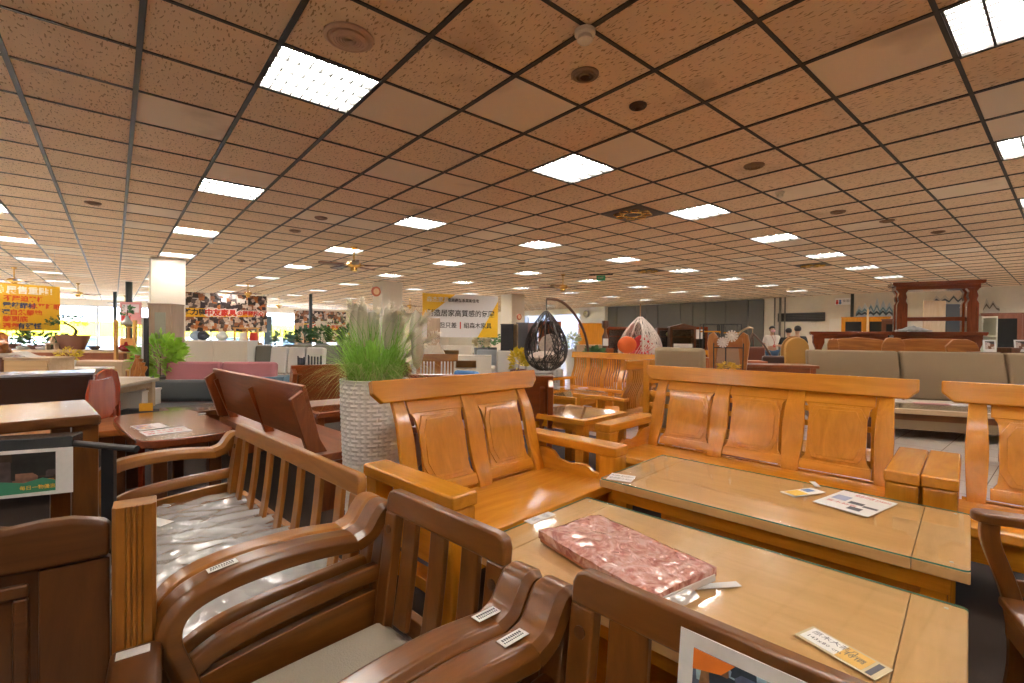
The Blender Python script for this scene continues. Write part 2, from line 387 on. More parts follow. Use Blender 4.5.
    # the street outside
    o = MB().box(-60, 70, QW+.2, QW+30, -.15, -.05).build('floor_outside', flat('pavement', (.45, .44, .42), .8)); o.rotation_euler = (0, 0, CA); struct(o)
    return lights
LIGHTS = room()

def street():
    t = thing('shopfront', 'yellow and white shopfront across the street, seen through the windows', 'building', PQ(0, QW+7), CA)
    y = flat('yellow_fascia', (.95, .68, .01), .5); wh = flat('white_fascia', (.9, .9, .9), .5)
    box('wall', wh, t, -30, 40, 0, 6, 0, 8); box('fascia', y, t, -30, 40, -.3, 0, 1.0, 1.95)
    for k in range(14):
        w_ = box('window', flat('dark_window', (.10, .14, .18), .1), t, -28+k*4.2, -26+k*4.2, -.05, .02, .1, .95)
street()

# ------------------------------------------------------------------ recessed light fittings
def troffer_proto():
    """origin at the lower corner of its ceiling cell; x/y along the grid"""
    t = thing('ceiling_light', '', 'ceiling light', (0, 0, 0), CA, 'recessed louvre lights in the ceiling grid')
    wht = flat('reflector_white', (.62, .62, .60), .4)
    h = MB(); h.box(0, .6, 0, .6, .10, .115); h.box(0, .012, 0, .6, 0, .10); h.box(.588, .6, 0, .6, 0, .10); h.box(.012, .588, 0, .012, 0, .10); h.box(.012, .588, .588, .6, 0, .10)
    h.build('housing', wht, t)
    tb = emis('fluorescent_tube', (1., .93, .84), TUBE)
    for k in range(4):
        y = .09+.14*k; MB().tube([(.03, y, .030), (.57, y, .030)], .013, 8).build('tube', tb, t)
    l = MB()
    for k in range(5): y = .02+.14*k; l.box(.012, .588, y-.006, y+.006, -.006, .010)
    for k in range(1, 9): x = .012+.576*k/9; l.box(x-.0035, x+.0035, .02, .58, -.003, .004)
    l.build('louvre', flat('louvre_dark', (.03, .03, .03), .5), t, smooth=0)
    return t
def lights():
    proto = troffer_proto(); first = True
    vis = []
    for (i, j) in LIGHTS:
        c = PQ(.71+.6*i+.3, 2.871+.6*j+.3, CH); v = c-Vector((0, 0, CZ)); d = v.dot(FW)
        px = 512+FPX*v.dot(RT)/d if d > .3 else -9999; py = 341.5-FPX*v.dot(UPV)/d if d > .3 else -9999
        inside = -60 < px < 1084 and py > -60
        vis.append((c.length, i, j, px, py, inside))
    vis.sort()
    near_lab = {(0, 0): 'large bright louvre light, nearest one at the upper left',
                (4, 0): 'bright louvre light in the middle of the ceiling, left of the round grille',
                (4, -5): 'louvre light cut by the top right corner of the photo',
                (8, -5): 'louvre light at the right edge below the corner one',
                (0, 5): 'louvre light second in the left row, behind the large bright one',
                (0, 10): 'louvre light third in the left row, before the cream column',
                (0, 15): 'louvre light directly in front of the cream column head',
                (4, 5): 'louvre light on the centre left, before the nearest brass fan',
                (8, 0): 'louvre light just right of the round brass grille',
                (8, 5): 'louvre light in the middle, above the hanging yellow and white banner',
                (12, 0): 'louvre light next right and behind the one beside the round grille',
                (4, 10): 'louvre light directly behind the nearest brass ceiling fan'}
    ORD = ['first', 'second', 'third', 'fourth', 'fifth', 'sixth', 'seventh', 'eighth', 'ninth', 'tenth', 'eleventh', 'twelfth', 'thirteenth']
    shown = [v for v in vis if v[5]]; rows = sorted({v[1] for v in shown})
    for k, (dd, i, j, px, py, ins) in enumerate(vis):
        if not ins and dd > 11: continue
        loc = PQ(.71+.6*i, 2.871+.6*j, CH)
        t = proto if first else dup(proto, loc, CA); first = False; t.location = loc
        if ins:
            js = sorted(v[2] for v in shown if v[1] == i); c = js.index(j); r = rows.index(i)
            t['label'] = near_lab.get((i, j)) or 'square louvre light, %s from the front in the %s ceiling row from the left' % (ORD[min(c, 12)], ORD[min(r, 12)])
        else:
            t['label'] = 'square louvre light in the ceiling outside the photo'; t['group'] = 'louvre lights beside and behind the viewpoint'
lights()

def ceiling_bits():
    # round air diffusers, speakers, detectors
    def disc(name, label, cat, px, py, rings, mat, r=.11, g='round fittings in the ceiling'):
        c = P(px, py, CH-.008); t = thing(name, label, cat, c, CA, g)
        prof = [(r, 0), (r, -.006), (r*.9, -.012)]
        MB().lathe([(r*1.0, .006), (r, -.004), (r*.88, -.012), (r*.80, -.004), (0.001, -.004)], 32).build('rim', mat, t)
        for k in range(rings):
            a = r*(.72-.62*k/max(1, rings)); MB().lathe([(a, -.003), (a, -.016), (a*.86, -.018), (a*.80, -.004)], 28).build('ring', mat, t)
        return t
    pinkish = flat('pink_plastic', (.62, .42, .32), .5); dk = flat('dark_grille', (.08, .045, .03), .5); br = flat('brown_grille', (.28, .17, .10), .5)
    disc('air_diffuser', 'round pinkish air diffuser with rings beside the large bright light', 'vent', 349, 38, 5, pinkish, .13)
    disc('ceiling_speaker', 'dark round recessed fitting, nearer of the two beside the smoke detector', 'ceiling speaker', 585, 75, 2, br, .085)
    disc('ceiling_speaker', 'small round sprinkler rose behind the dark round fitting', 'ceiling speaker', 638, 106, 3, dk, .06)
    disc('ceiling_speaker', 'brown round fitting in the orange ceiling above the far sofa', 'ceiling speaker', 754, 166, 2, br, .09)
    for x, y, l in ((838, 212, 'small brown disc in the ceiling, right side behind the round brass grille'), (887, 221, 'faint brown disc in the ceiling left of the far right one'), (938, 232, 'faint brown disc in the ceiling nearest the right edge'),
                    (321, 218, 'brown disc in the ceiling left of the brass fan, nearer one'), (93, 203, 'brown disc in the ceiling above the yellow sign'), (295, 231, 'pale disc in the ceiling behind the third left light'), (241, 261, 'tiny brown disc in the ceiling right of the cream column'), (522, 263, 'tiny brown disc in the ceiling over the yellow banner'), (427, 250, 'tiny brown disc in the ceiling between two far lights')):
        disc('ceiling_disc', l, 'ceiling fitting', x, y, 1, br, .085)
    # smoke detectors
    for x, y, l, s in ((585, 31, 'white smoke detector hanging at a ceiling grid crossing near the top', 1), (780, 192, 'white smoke detector low on the ceiling at the right side', .8), (211, 240, 'white smoke detector beside the third left light', .9)):
        t = thing('smoke_detector', l, 'smoke detector', P(x, y, CH-.01), 0, 'white smoke detectors')
        wp = flat('detector_white', (.75, .68, .58), .4)
        MB().lathe([(.055*s, 0), (.055*s, -.02), (.04*s, -.03)], 24).build('base', wp, t)
        MB().lathe([(.038*s, -.03), (.042*s, -.05), (.03*s, -.062), (.012*s, -.066)], 24).build('sensor_head', wp, t)
    # ornate round grille panels
    for x, y, l in ((630, 214, 'square ceiling panel with round brass flower ornament, nearer one'), (810, 266, 'ornate brass ceiling panel far at the right'), (640, 270, 'ornate dark ceiling panel near the green exit sign')):
        c = P(x, y, CH); pp = c.dot(PV); qq = c.dot(QV); i = math.floor((pp-.71)/.6); j = math.floor((qq-2.871)/.6)
        t = thing('ornate_ceiling_panel', l, 'ceiling panel', PQ(.71+.6*i+.3, 2.871+.6*j+.3, CH), CA, 'ornate ceiling panels')
        box('panel', flat('dark_brown_panel', (.05, .022, .010), .5), t, -.285, .285, -.285, .285, -.012, -.002, .002)
        g = brass(); mb = MB()
        mb.tube([(.12*cos(a*pi/12), .12*sin(a*pi/12), -.018) for a in range(24)], .012, 6, True)
        mb.build('rosette_ring', g, t)
        for k in range(8):
            a = k*pi/4; c2 = Vector((.19*cos(a), .19*sin(a), -.018))
            MB().tube([c2+Vector((.055*cos(b*pi/6), .055*sin(b*pi/6), 0)) for b in range(12)], .008, 5, True).build('petal', g, t)
        MB().lathe([(.07, -.012), (.06, -.03), (.001, -.034)], 20).build('boss', flat('dark_boss', (.10, .05, .03), .4), t)
    # green exit sign hanging in the distance
    t = thing('exit_sign', 'small green and white exit sign hanging from the far ceiling', 'sign', P(601, 274, CH), rad(-10))
    box('bracket', black_metal(), t, -.30, .30, -.01, .01, -.03, 0, 0); box('sign_panel', flat('exit_green', (.04, .45, .24), .4), t, -.11, .11, -.015, .015, -.17, -.04)
    lettering('EXIT', .075, paper(), t, T(-.085, -.017, -.105))
ceiling_bits()

def fan_proto():
    t = thing('ceiling_fan', '', 'ceiling fan', (0, 0, 0), 0, 'brass ceiling fans')
    g = brass(); dk = dark('x')
    MB().lathe([(.06, 0), (.055, -.03), (.02, -.05)], 18).build('canopy', g, t)
    MB().tube([(0, 0, -.04), (0, 0, -.29)], .014, 8).build('downrod', g, t)
    MB().lathe([(.03, -.27), (.11, -.29), (.14, -.33), (.11, -.37), (.06, -.39), (.06, -.44), (.03, -.46)], 24).build('motor', g, t)
    for k in range(5):
        M = RZ(k*2*pi/5); b = MB().prism([(.20, -.05), (.34, -.065), (.62, -.06), (.64, 0), (.62, .06), (.34, .065), (.20, .05)], 'z', -.358, -.338, M @ RX(rad(5)))
        bl = b.build('blade', dk if k % 2 == 0 else flat('fan_blade', (.22, .09, .05), .35), t)
        MB().box(.10, .24, -.018, .018, -.352, -.338, M).build('blade_arm', g, bl)
    return t
def fans():
    f = fan_proto()
    data = [(354, 248, 0, 'nearest brass ceiling fan with dark blades, left of the cream round sign column'),
            (563, 275, 20, 'brass ceiling fan above the black hanging egg chair'), (248, 284, 40, 'brass ceiling fan in front of the photo collage banner'),
            (279, 299, 10, 'far brass ceiling fan right of the collage banner'), (14, 268, 30, 'brass ceiling fan above the yellow sign at the left edge'), (78, 284, 15, 'distant ceiling fan at the left over the windows'), (410, 299, 5, 'distant ceiling fan beside the round sign column'), (125, 296, 50, 'tiny distant ceiling fan near the dark poles')]
    for k, (x, y, a, l) in enumerate(data):
        p = P(x, y, CH-.02)
        if p.y > 26: p *= 26/p.y; p.z = CH
        p.z = CH-.0
        if k == 0: f.location = p; f.rotation_euler = (0, 0, rad(a)); f['label'] = l
        else: dup(f, p, rad(a), l)
fans()

# ================================================================== honey coloured sofas
PROF = [(.30, .52), (.42, .535), (.50, .568), (.60, .602), (.70, .625), (.80, .655), (.88, .695), (.95, .735), (1.06, .775)]
def py_(z): return lerp_pts(PROF, z)
SP = [Vector((0, b, a)) for a, b in PROF]
SMP = smooth_path([(0, b, a) for a, b in PROF], 5)
STAB = [(v.z, v.y) for v in SMP]
def sy(z): return lerp_pts(STAB, z)
def honey_sofa(label, W, n, loc, rz, cat='sofa', name='wooden_sofa', wf=honey, group=None):
    t = thing(name, label, cat, loc, rz, group); h = W/2
    hx, hy, hz = wf('x'), wf('y'), wf('z'); aw = .145
    # top rail with cut-off lower corners
    RL = h-.05
    mb = MB(); M = T(0, sy(.99)-.035, .99) @ RX(rad(-14))
    mb.prism([(-RL, -.01), (-RL+.055, -.065), (RL-.055, -.065), (RL, -.01), (RL, .062), (-RL, .062)], 'y', -.012, .035, M)
    mb.build('top_rail', hx, t, .008)
    sw = .118; inner = W-.30
    xs = [-(inner/2-.0)+sw/2+k*(inner-sw)/n for k in range(n+1)]
    zs = [.38+.55*k/16 for k in range(17)]
    for k, x in enumerate(xs):
        ww = sw*.74 if k in (0, n) else sw
        def wid(z): return ww*(1+.14*math.cos((z-.66)*9))
        MB().slab(lambda a, b: (x+(a-.5)*wid(.38+.56*b), sy(.38+.56*b)-.012, .38+.56*b), 3, 16, (0, .032, 0)).build('stile', hz, t, .006)
    for k in range(n):
        x0 = xs[k]+sw/2; x1 = xs[k+1]-sw/2; xm = (x0+x1)/2; hw = (x1-x0)/2
        # sub rails
        def bow(z0, z1, g, nm):
            MB().slab(lambda a, b: (x0-.004+(x1-x0+.008)*a, sy(z0+(z1-z0)*b)-.004, z0+(z1-z0)*b), 4, 3, (0, .024, 0)).build(nm, hx, t, .004)
        bow(.855, .935, 0, 'upper_crosspiece'); bow(.415, .475, 0, 'lower_crosspiece')
        # waisted panel with gaps at both sides
        def hwz(z):
            q = (z-.475)/.38; g = .020+.016*math.sin(pi*max(0, min(1, q)))
            if q < .06 or q > .94: g = .006
            return hw-g
        pan = MB().slab(lambda a, b: (xm+(a*2-1)*hwz(.475+.38*b), sy(.475+.38*b)+.002, .475+.38*b), 6, 14, (0, .016, 0)).build('back_panel', hz, t)
        # eight sided raised field
        def oct_(b, ins):
            e = .22
            if b < e: return 1-(e-b)/e*.22-ins
            if b > 1-e: return 1-(b-(1-e))/e*.22-ins
            return 1-ins
        MB().slab(lambda a, b: (xm+(a*2-1)*(hw-.030)*oct_(b, 0), sy(.495+.345*b)-.008, .495+.345*b), 8, 18, (0, .012, 0)).build('raised_field', hz, pan, .003)
        MB().slab(lambda a, b: (xm+(a*2-1)*(hw-.058)*oct_(b, .02), sy(.515+.305*b)-.013, .515+.305*b), 8, 18, (0, .008, 0)).build('inner_field', hz, pan, .002)
    # seat
    mb = MB(); mb.prism([(-.01, .355), (0, .395), (.03, .402), (.25, .393), (.55, .39), (.55, .365), (.05, .34), (0, .34)], 'x', -(h-.13), h-.13)
    mb.build('seat', hx, t, .006)
    box('seat_front_rail', hx, t, -(h-.13), h-.13, .03, .06, .22, .34)
    box('back_apron', hx, t, -(h-.15), h-.15, .56, .585, .20, .40)
    for s in (-1, 1):
        x0, x1 = (s*(h-aw), s*h) if s > 0 else (-h, -h+aw)
        box('armrest', hy, t, x0, x1, -.03, .72, .555, .62, .012)
        box('front_leg', hz, t, x0+.006, x1-.006, -.022, .10, 0, .556, .012)
        box('rear_leg', hz, t, x0+.02, x1-.02, .62, .72, 0, .556, .008)
        xi = s*(h-aw-.0); 
        poly = [(.10, .20), (.10, .435), (.15, .44), (.20, .475), (.26, .47), (.34, .455), (.42, .47), (.47, .515), (.53, .53), (.60, .53), (.62, .20)]
        MB().prism(poly, 'x', xi-.035 if s < 0 else xi-.0+.005, xi-.005 if s < 0 else xi+.035).build('side_panel', hy, t, .005)
        box('side_rail', hy, t, x0+.03, x1-.03, .10, .62, .12, .18)
    return t

SOFA2 = honey_sofa('honey wooden two-seater sofa with two panelled backs beside the white planter', 1.42, 2, UB(0, 0)+Vector((cos(rad(46)), sin(rad(46)), 0))*1.96+Vector((sin(rad(46)), -cos(rad(46)), 0))*-1.575, rad(46))
SOFA3 = honey_sofa('long honey wooden three-seater sofa with three panelled backs behind the glass coffee table', 1.95, 3, UB(-1.145, 3.17), FA)
SOFA1 = honey_sofa('honey wooden sofa cut by the right edge, its armrest against the three-seater', .98, 1, UB(.32, 3.19), FA)

# ------------------------------------------------------------------ coffee tables
def coffee_table(label, L, Wd, z, loc, rz, top, legm, shelf=True, name='coffee_table', glass=True, group=None, leg=.075, inset=.06, cross=.14):
    t = thing(name, label, 'coffee table', loc, rz, group); th = .042; zt = z-(.006 if glass else 0)
    box('table_top', top('x'), t, -L/2+cross, L/2-cross, -Wd/2, Wd/2, zt-th, zt, .003)
    for s in (-1, 1):
        a, b = sorted((s*(L/2-cross+.002), s*L/2)); box('end_board', top('y'), t, a, b, -Wd/2, Wd/2, zt-th, zt, .004)
    fr = MB(); 
    for s in (-1, 1): fr.box(-L/2+.05, L/2-.05, s*(Wd/2-.06)-.012, s*(Wd/2-.06)+.012, zt-th-.075, zt-th)
    for s in (-1, 1): fr.box(s*(L/2-.07)-.012, s*(L/2-.07)+.012, -Wd/2+.05, Wd/2-.05, zt-th-.075, zt-th)
    fr.build('apron', legm('x'), t, .003)
    for sx in (-1, 1):
        for s in (-1, 1):
            x = sx*(L/2-inset-leg/2); y = s*(Wd/2-inset-leg/2)
            MB().prism([(x-leg/2, y-leg/2), (x+leg/2, y-leg/2), (x+leg/2, y+leg/2), (x-leg/2, y+leg/2)], 'z', 0, zt-th).build('leg', legm('z'), t, .006)
    if shelf: box('shelf', legm('x'), t, -L/2+.1, L/2-.1, -Wd/2+.09, Wd/2-.09, .12, .14)
    if glass:
        g = MB(); r = .02; pts = []
        for cx, cy, a0 in ((L/2-r, Wd/2-r, 0), (-L/2+r, Wd/2-r, pi/2), (-L/2+r, -Wd/2+r, pi), (L/2-r, -Wd/2+r, 1.5*pi)):
            for k in range(5): a = a0+k*pi/8; pts.append((cx+r*cos(a), cy+r*sin(a)))
        n = len(pts)
        g.add([(x, y, z) for x, y in pts], [list(range(n))])
        o = g.build('glass_top', glass_mat(), t)
        e = MB(); e.add([(x, y, z-.006) for x, y in pts]+[(x, y, z) for x, y in pts], [(i, (i+1) % n, n+(i+1) % n, n+i) for i in range(n)])
        e.build('glass_edge', flat('glass_edge', (.10, .30, .22), .1), o)
        for sx in (-1, 1):
            for s in (-1, 1):
                MB().lathe([(.006, 0), (.006, .0015)], 10, T(sx*(L/2-.05), s*(Wd/2-.05), z)).build('clear_pad', flat('clear_pad', (.8, .8, .75), .2), o)
    return t
# near table: corners measured on its top
TN = coffee_table('pale wooden coffee table carrying the pink wrapped bundle, nearest the camera', 1.44, .82, .46, UB(-.71, 1.65), FA, honey_top, honey, group=None)
TF = coffee_table('honey glass-topped coffee table in front of the three-seater sofa', 1.51, .76, .50, UB(-.74, 2.655), FA+rad(0), honey_top, honey, cross=.16)

# ------------------------------------------------------------------ brown slatted chairs in the near row
def slat_chair(name, label, cat, W, slats, loc, rz, wf=brown, seatm=None, sw=.05, peg=True, seat_h=.43, dep=.60, plastic=False):
    t = thing(name, label, cat, loc, rz); h = W/2; yb = dep
    wx, wy, wz = wf('x'), wf('y'), wf('z')
    # back frame
    r = .03; pts = [(-h, .50)]
    pts += [(-h, .82-r)]+[(-h+r-r*cos(a), .82-r+r*sin(a)) for a in (pi/4, pi/2)]+[(h-r+r*sin(a), .82-r+r*cos(a)) for a in (0, pi/4, pi/2)]+[(h, .50)]
    L = MB()
    lean = T(0, yb-.062, .45) @ RX(rad(-7)) @ T(0, 0, -.45)
    L.prism([(-h, .748), (-h, .82-r), (-h+r*.3, .82-r*.3), (-h+r, .82), (h-r, .82), (h-r*.3, .82-r*.3), (h, .82-r), (h, .748)], 'y', -.018, .018, lean).build('top_rail', wx, t, .008)
    for s in (-1, 1):
        a, b = sorted((s*h, s*(h-.058)))
        st = MB().box(a, b, -.017, .017, .30, .750, lean).build('stile', wz, t, .006)
        if peg:
            MB().lathe([(.013, 0), (.013, .003), (.008, .0045), (.001, .0045)], 14, lean @ T(s*(h-.03), -.0175, .70) @ RX(pi/2)).build('peg', dark('z'), st)
    box('lower_rail', wx, t, -h+.05, h-.05, yb-.035, yb-.005, .40, .46)
    inn = W-.116
    for k in range(slats):
        x = -inn/2+(k+.5)*inn/slats
        MB().slab(lambda a, b: (x+(a-.5)*sw, -.012+.004*math.sin(b*pi), .44+.312*b), 1, 8, (0, .018, 0), lean).build('slat', wz, t, .004)
    # seat frame and cushion
    box('seat_frame', wx, t, -h-.01, h+.01, .02, .06, .26, .36, .006)
    sf = MB(); sf.box(-h, h, .06, yb-.04, .28, .32); sf.build('seat_base', wx, t)
    if seatm:
        mb = MB(); cz0, cz1 = .32, seat_h
        def top(a, b):
            e = min(a, 1-a, b, 1-b); e = min(1, e/.06); return (-h+.012+(W-.024)*a, .015+(yb-.07)*b, cz1-.018*(1-e)**2+.008*math.sin(pi*a)*math.sin(pi*b))
        mb.slab(top, 20, 14, (0, 0, -(cz1-cz0-.02))); mb.build('seat_cushion', seatm, t, .008)
    # arms
    for s in (-1, 1):
        x = s*(h+.052); aw = .092
        path = smooth_path([(x, .060, .40), (x, .025, .50), (x, .002, .58), (x, .022, .640), (x, .085, .672), (x, .20, .686), (x, .34, .684), (x, yb-.12, .666)], 5)
        arm = MB().ribbon(path, aw, .05).build('armrest', wy, t, .006)
        MB().ribbon(smooth_path([(x, yb-.13, .669), (x, yb-.085, .685), (x, yb-.055, .725), (x, yb-.035, .745), (x, yb-.01, .738)], 4), aw, [.05]*12+[.045]*5).build('arm_scroll', wy, arm, .006)
        MB().ribbon(smooth_path([(x, .05, 0), (x, .07, .14), (x, .075, .28), (x, .058, .41)], 4), aw*.9, .055).build('front_leg', wz, t, .006)
        MB().ribbon(smooth_path([(x, yb+.02, .0), (x, yb-.02, .25), (x, yb-.03, .5), (x, yb-.0, .70)], 4), aw*.85, .05).build('rear_leg', wz, t, .006)
        MB().ribbon(smooth_path([(x, .04, .475), (x, .13, .515), (x, .30, .535), (x, yb-.02, .545)], 5), .05, .05).build('side_rail', wy, t, .008)
        MB().slab(lambda a, b: (x-.014, .04+(yb-.06)*a, .12+b*(.30+.04*math.sin(a*pi/2)+.03)), 8, 2, (.028, 0, 0)).build('side_panel', wy, t, .004)
    return t
cream_fab = flat('cream_fabric', (.52, .47, .37), .85, bump=.25, bscale=220)
C2 = slat_chair('slatted_sofa', 'brown slatted two-seater sofa with plastic-wrapped grey cushion, nearest on the left', 'sofa', 1.34, 7, UB(-2.16, .235), FA, brownl, flat('grey_cushion', (.30, .29, .28), .7), sw=.052, seat_h=.44)
C3 = slat_chair('slatted_armchair', 'brown slatted armchair with cream seat cushion, just right of the plastic-wrapped sofa', 'armchair', .52, 3, UB(-1.05, .235), FA, brown, cream_fab, sw=.065)
C4 = slat_chair('slatted_armchair', 'brown slatted armchair at the bottom edge with a photo card on its back', 'armchair', .56, 3, UB(-.31, .235), FA, brown, cream_fab, sw=.085)
C5 = None
def round_arm_chair():
    tip = P(974, 510, .69); ya = rad(-30); c = Vector((tip.x, tip.y, 0)); xa = Vector((cos(rad(-120)), sin(rad(-120)), 0))
    t = thing('armchair', 'brown armchair at the right edge, only its rounded arm front and curved post showing', 'armchair', c+xa*.30, rad(-120))
    for s in (-1, 1):
        x = s*.30; w_ = .04
        pts = [(x+w_*cos(a), .03+.04*sin(a)) for a in [pi+k*pi/8 for k in range(9)]]+[(x+w_*.9, .58), (x-w_*.9, .58)]
        MB().prism(pts, 'z', .655, .692).build('armrest', brown('y'), t, .012, seg=3)
        MB().ribbon(smooth_path([(x, .10, 0), (x, .12, .2), (x, .10, .4), (x, .045, .58), (x, .04, .66)], 5), .05, .05).build('front_post', brown('z'), t, .006)
        box('rear_post', brown('z'), t, x-.022, x+.022, .52, .57, 0, .95, .006)
        for z in (.16, .30, .44): MB().ribbon([(x, .11, z), (x, .3, z+.015), (x, .53, z+.02)], .025, .055).build('side_slat', brown('y'), t, .004)
    box('seat', brown('x'), t, -.28, .28, .06, .55, .38, .41, .008); box('front_rail', brown('x'), t, -.28, .28, .08, .11, .28, .38)
    box('top_rail', brown('x'), t, -.30, .30, .53, .56, .86, .96, .01)
    for k in range(5): box('back_slat', brown('z'), t, -.22+.11*k-.025, -.22+.11*k+.025, .535, .555, .41, .86, .004)
round_arm_chair()
def stickers():
    # small white price stickers on the arm tops
    for ch, x, y, a, l in ((C3, -.312, .12, .2, None), (C3, .312, .46, .1, None), (C4, -.332, .44, .1, None)):
        s = box('price_sticker', paper(), ch, -.016, .016, -.045, .045, 0, .0012, 0); s.location = (x, y, {.12: .7065, .46: .701, .44: .702}[y]); s.scale = (.8, .75, 1); s.rotation_euler = (-.05 if y > .3 else .10, 0, 0); s['label'] = 'white price sticker'
        s2 = MB(); 
        for k in range(9): s2.box(-.009, -.001, -.035+k*.008, -.030+k*.008, .0012, .0017)
        for k in range(11): s2.box(.003, .008, -.037+k*.0067, -.0335+k*.0067, .0012, .0017)
        s2.build('print', flat('print_ink', (.08, .08, .10), .6), s, smooth=0)
stickers()

def plastic_film():
    m, nt, b = newmat('clear_plastic_film'); N, L = nt.nodes, nt.links
    b.inputs['Base Color'].default_value = (.90, .90, .89, 1); b.inputs['Roughness'].default_value = .14; b.inputs['Alpha'].default_value = .50
    b.inputs['Specular IOR Level'].default_value = 1.; b.inputs['Coat Weight'].default_value = 1.; b.inputs['Coat Roughness'].default_value = .08
    tc = N.new('ShaderNodeTexCoord'); nz = N.new('ShaderNodeTexNoise'); nz.inputs['Scale'].default_value = 4; nz.inputs['Detail'].default_value = 2
    L.new(tc.outputs['Object'], nz.inputs[0]); mx = N.new('ShaderNodeMixRGB'); mx.inputs[0].default_value = .25; L.new(tc.outputs['Object'], mx.inputs[1]); L.new(nz.outputs['Color'], mx.inputs[2])
    vo = N.new('ShaderNodeTexVoronoi'); vo.inputs['Scale'].default_value = 11; L.new(mx.outputs[0], vo.inputs['Vector'])
    bp = N.new('ShaderNodeBump'); bp.inputs['Strength'].default_value = .45; bp.inputs['Distance'].default_value = .02
    L.new(vo.outputs['Distance'], bp.inputs['Height']); L.new(bp.outputs[0], b.inputs['Normal']); L.new(bp.outputs[0], b.inputs['Coat Normal'])
    def ridge(x, y, s, o):
        return 1-abs(noise.noise(Vector((x*s+o, y*s*.6, o))))*2
    def f(a, b_):
        x = -.66+1.32*a; y = -.02+.60*b_
        crump = max(0, min(1, (.25-x)/.6))           # more crumpled towards the far arm
        crump = .25+.75*crump; w1 = noise.noise(Vector((x*3, y*3, 5)))*.12
        v = noise.voronoi(Vector((x*6+w1*4, y*3.6-x*2+w1*2, .3)))[0]; v2 = noise.voronoi(Vector((x*12+y*5, y*14-x*4+w1*9, 2.3)))[0]
        z = .454+.006*math.sin(3*x)+.034*crump*max(0, .45-(v[1]-v[0]))**1.3+.003*crump*max(0, .5-(v2[1]-v2[0]))
        e = min(b_, 1); 
        if b_ < .06: z -= (.06-b_)/.06*.08
        return (x, y, z)
    t = thing('plastic_wrap', 'crumpled clear plastic wrap over the grey cushion of the slatted sofa', 'plastic wrap', C2.location, FA)
    MB().grid(f, 110, 60).build('film', m, t, smooth=60)
    c = box('care_card', paper(), t, -.045, .045, -.03, .03, 0, .001, 0); c.location = (-.25, .16, .512); c.rotation_euler = (0, .05, .5); c['label'] = 'small white card'
plastic_film()

# ------------------------------------------------------------------ carved bench back at the lower left
def carved_bench():
    w1 = dark; a = rad(36)
    t = thing('carved_bench', 'dark brown bench with wavy carved backrest at the lower left corner', 'bench', Vector((-.875, 1.10, 0)), a+pi)
    # local x runs from the post to the left (out of the frame), -y... the face looks towards the camera side (+y local)
    X = 1.3
    def wave(x): return .872+.020*math.cos((x-.095)*2*pi/.36)*(1 if x < .25 else .2)+.075*min(1, max(0, (x-.10)/.3))
    n = 26; top = [(.058+X*k/n, wave(.058+X*k/n)) for k in range(n+1)]
    top[0] = (.044, .866); top.insert(1, (.052, .878))
    poly = top+[(.044+X, .795), (.044, .795)]
    dk = lambda a='x': wood('carved_brown', (.125, .044, .011), (.065, .021, .005), a, rough=.3, coat=.25)
    MB().prism(poly, 'y', -.02, .022).build('crest_rail', dk('x'), t, .012, seg=3)
    MB().prism([(.044, .40), (.16, .40), (.16, .793), (.044, .793)], 'y', -.014, .014).build('stile', dk('z'), t, .004)
    box('panel_ground', dk('z'), t, .16, X, -.012, .002, .40, .793, 0)
    # moulded frame round the panel
    fm = MB()
    fm.box(.175, X-.1, -.006, .012, .74, .77); fm.box(.175, .20, -.006, .012, .48, .74); fm.box(.175, X-.1, -.006, .012, .45, .48)
    fm.build('panel_moulding', dk('x'), t, .006)
    # octagonal raised medallion
    oc = [(.235, .52), (.265, .49), (.42, .49), (.45, .52), (.45, .68), (.42, .71), (.265, .71), (.235, .68)]
    MB().prism(oc, 'y', 0, .012).build('raised_medallion', dark('z'), t, .006)
    fl = MB()
    for k in range(7): fl.ball((.345+.032*cos(k*2*pi/7), .014, .605+.032*sin(k*2*pi/7)), .022, 8, sq=(1, .4, 1))
    fl.ball((.345, .018, .605), .018, 8, sq=(1, .5, 1)); fl.build('carved_flower', dk('x'), t)
    box('lower_rail', dk('x'), t, .058, X, -.02, .02, .34, .42)
    # fluted corner post
    pm = MB(); prof = []; W_ = .040
    xs = [-W_, -W_, -.014]; 
    poly = [(-W_, -.03), (-W_, .026), (-W_+.008, .034)]
    for k in range(4):
        c = -.015+k*.010; poly += [(c-.005, .036), (c-.002, .036), (c, .031), (c+.002, .036)]
    poly += [(W_-.008, .034), (W_, .026), (W_, -.03)]
    pm.prism(poly, 'z', 0, .905); pm.build('corner_post', brownl('z'), t, .004)
    # arm and seat
    box('armrest', dk('y'), t, -.052, .042, .04, .55, .55, .592, .012)
    st = box('price_sticker', paper(), t, -.03, .03, .06, .09, .592, .594, 0); st['label'] = 'white price sticker'
    box('arm_post', dk('z'), t, -.045, .035, .46, .54, 0, .55, .008)
    box('seat', dk('x'), t, -.05, X, .0, .5, .39, .43, .006); box('seat_apron', dk('x'), t, -.04, X, .46, .49, .26, .39)
    box('bench_leg', dk('z'), t, X-.08, X, .42, .5, 0, .39); box('bench_leg', dk('z'), t, X-.08, X, -.04, .04, 0, .39)
carved_bench()

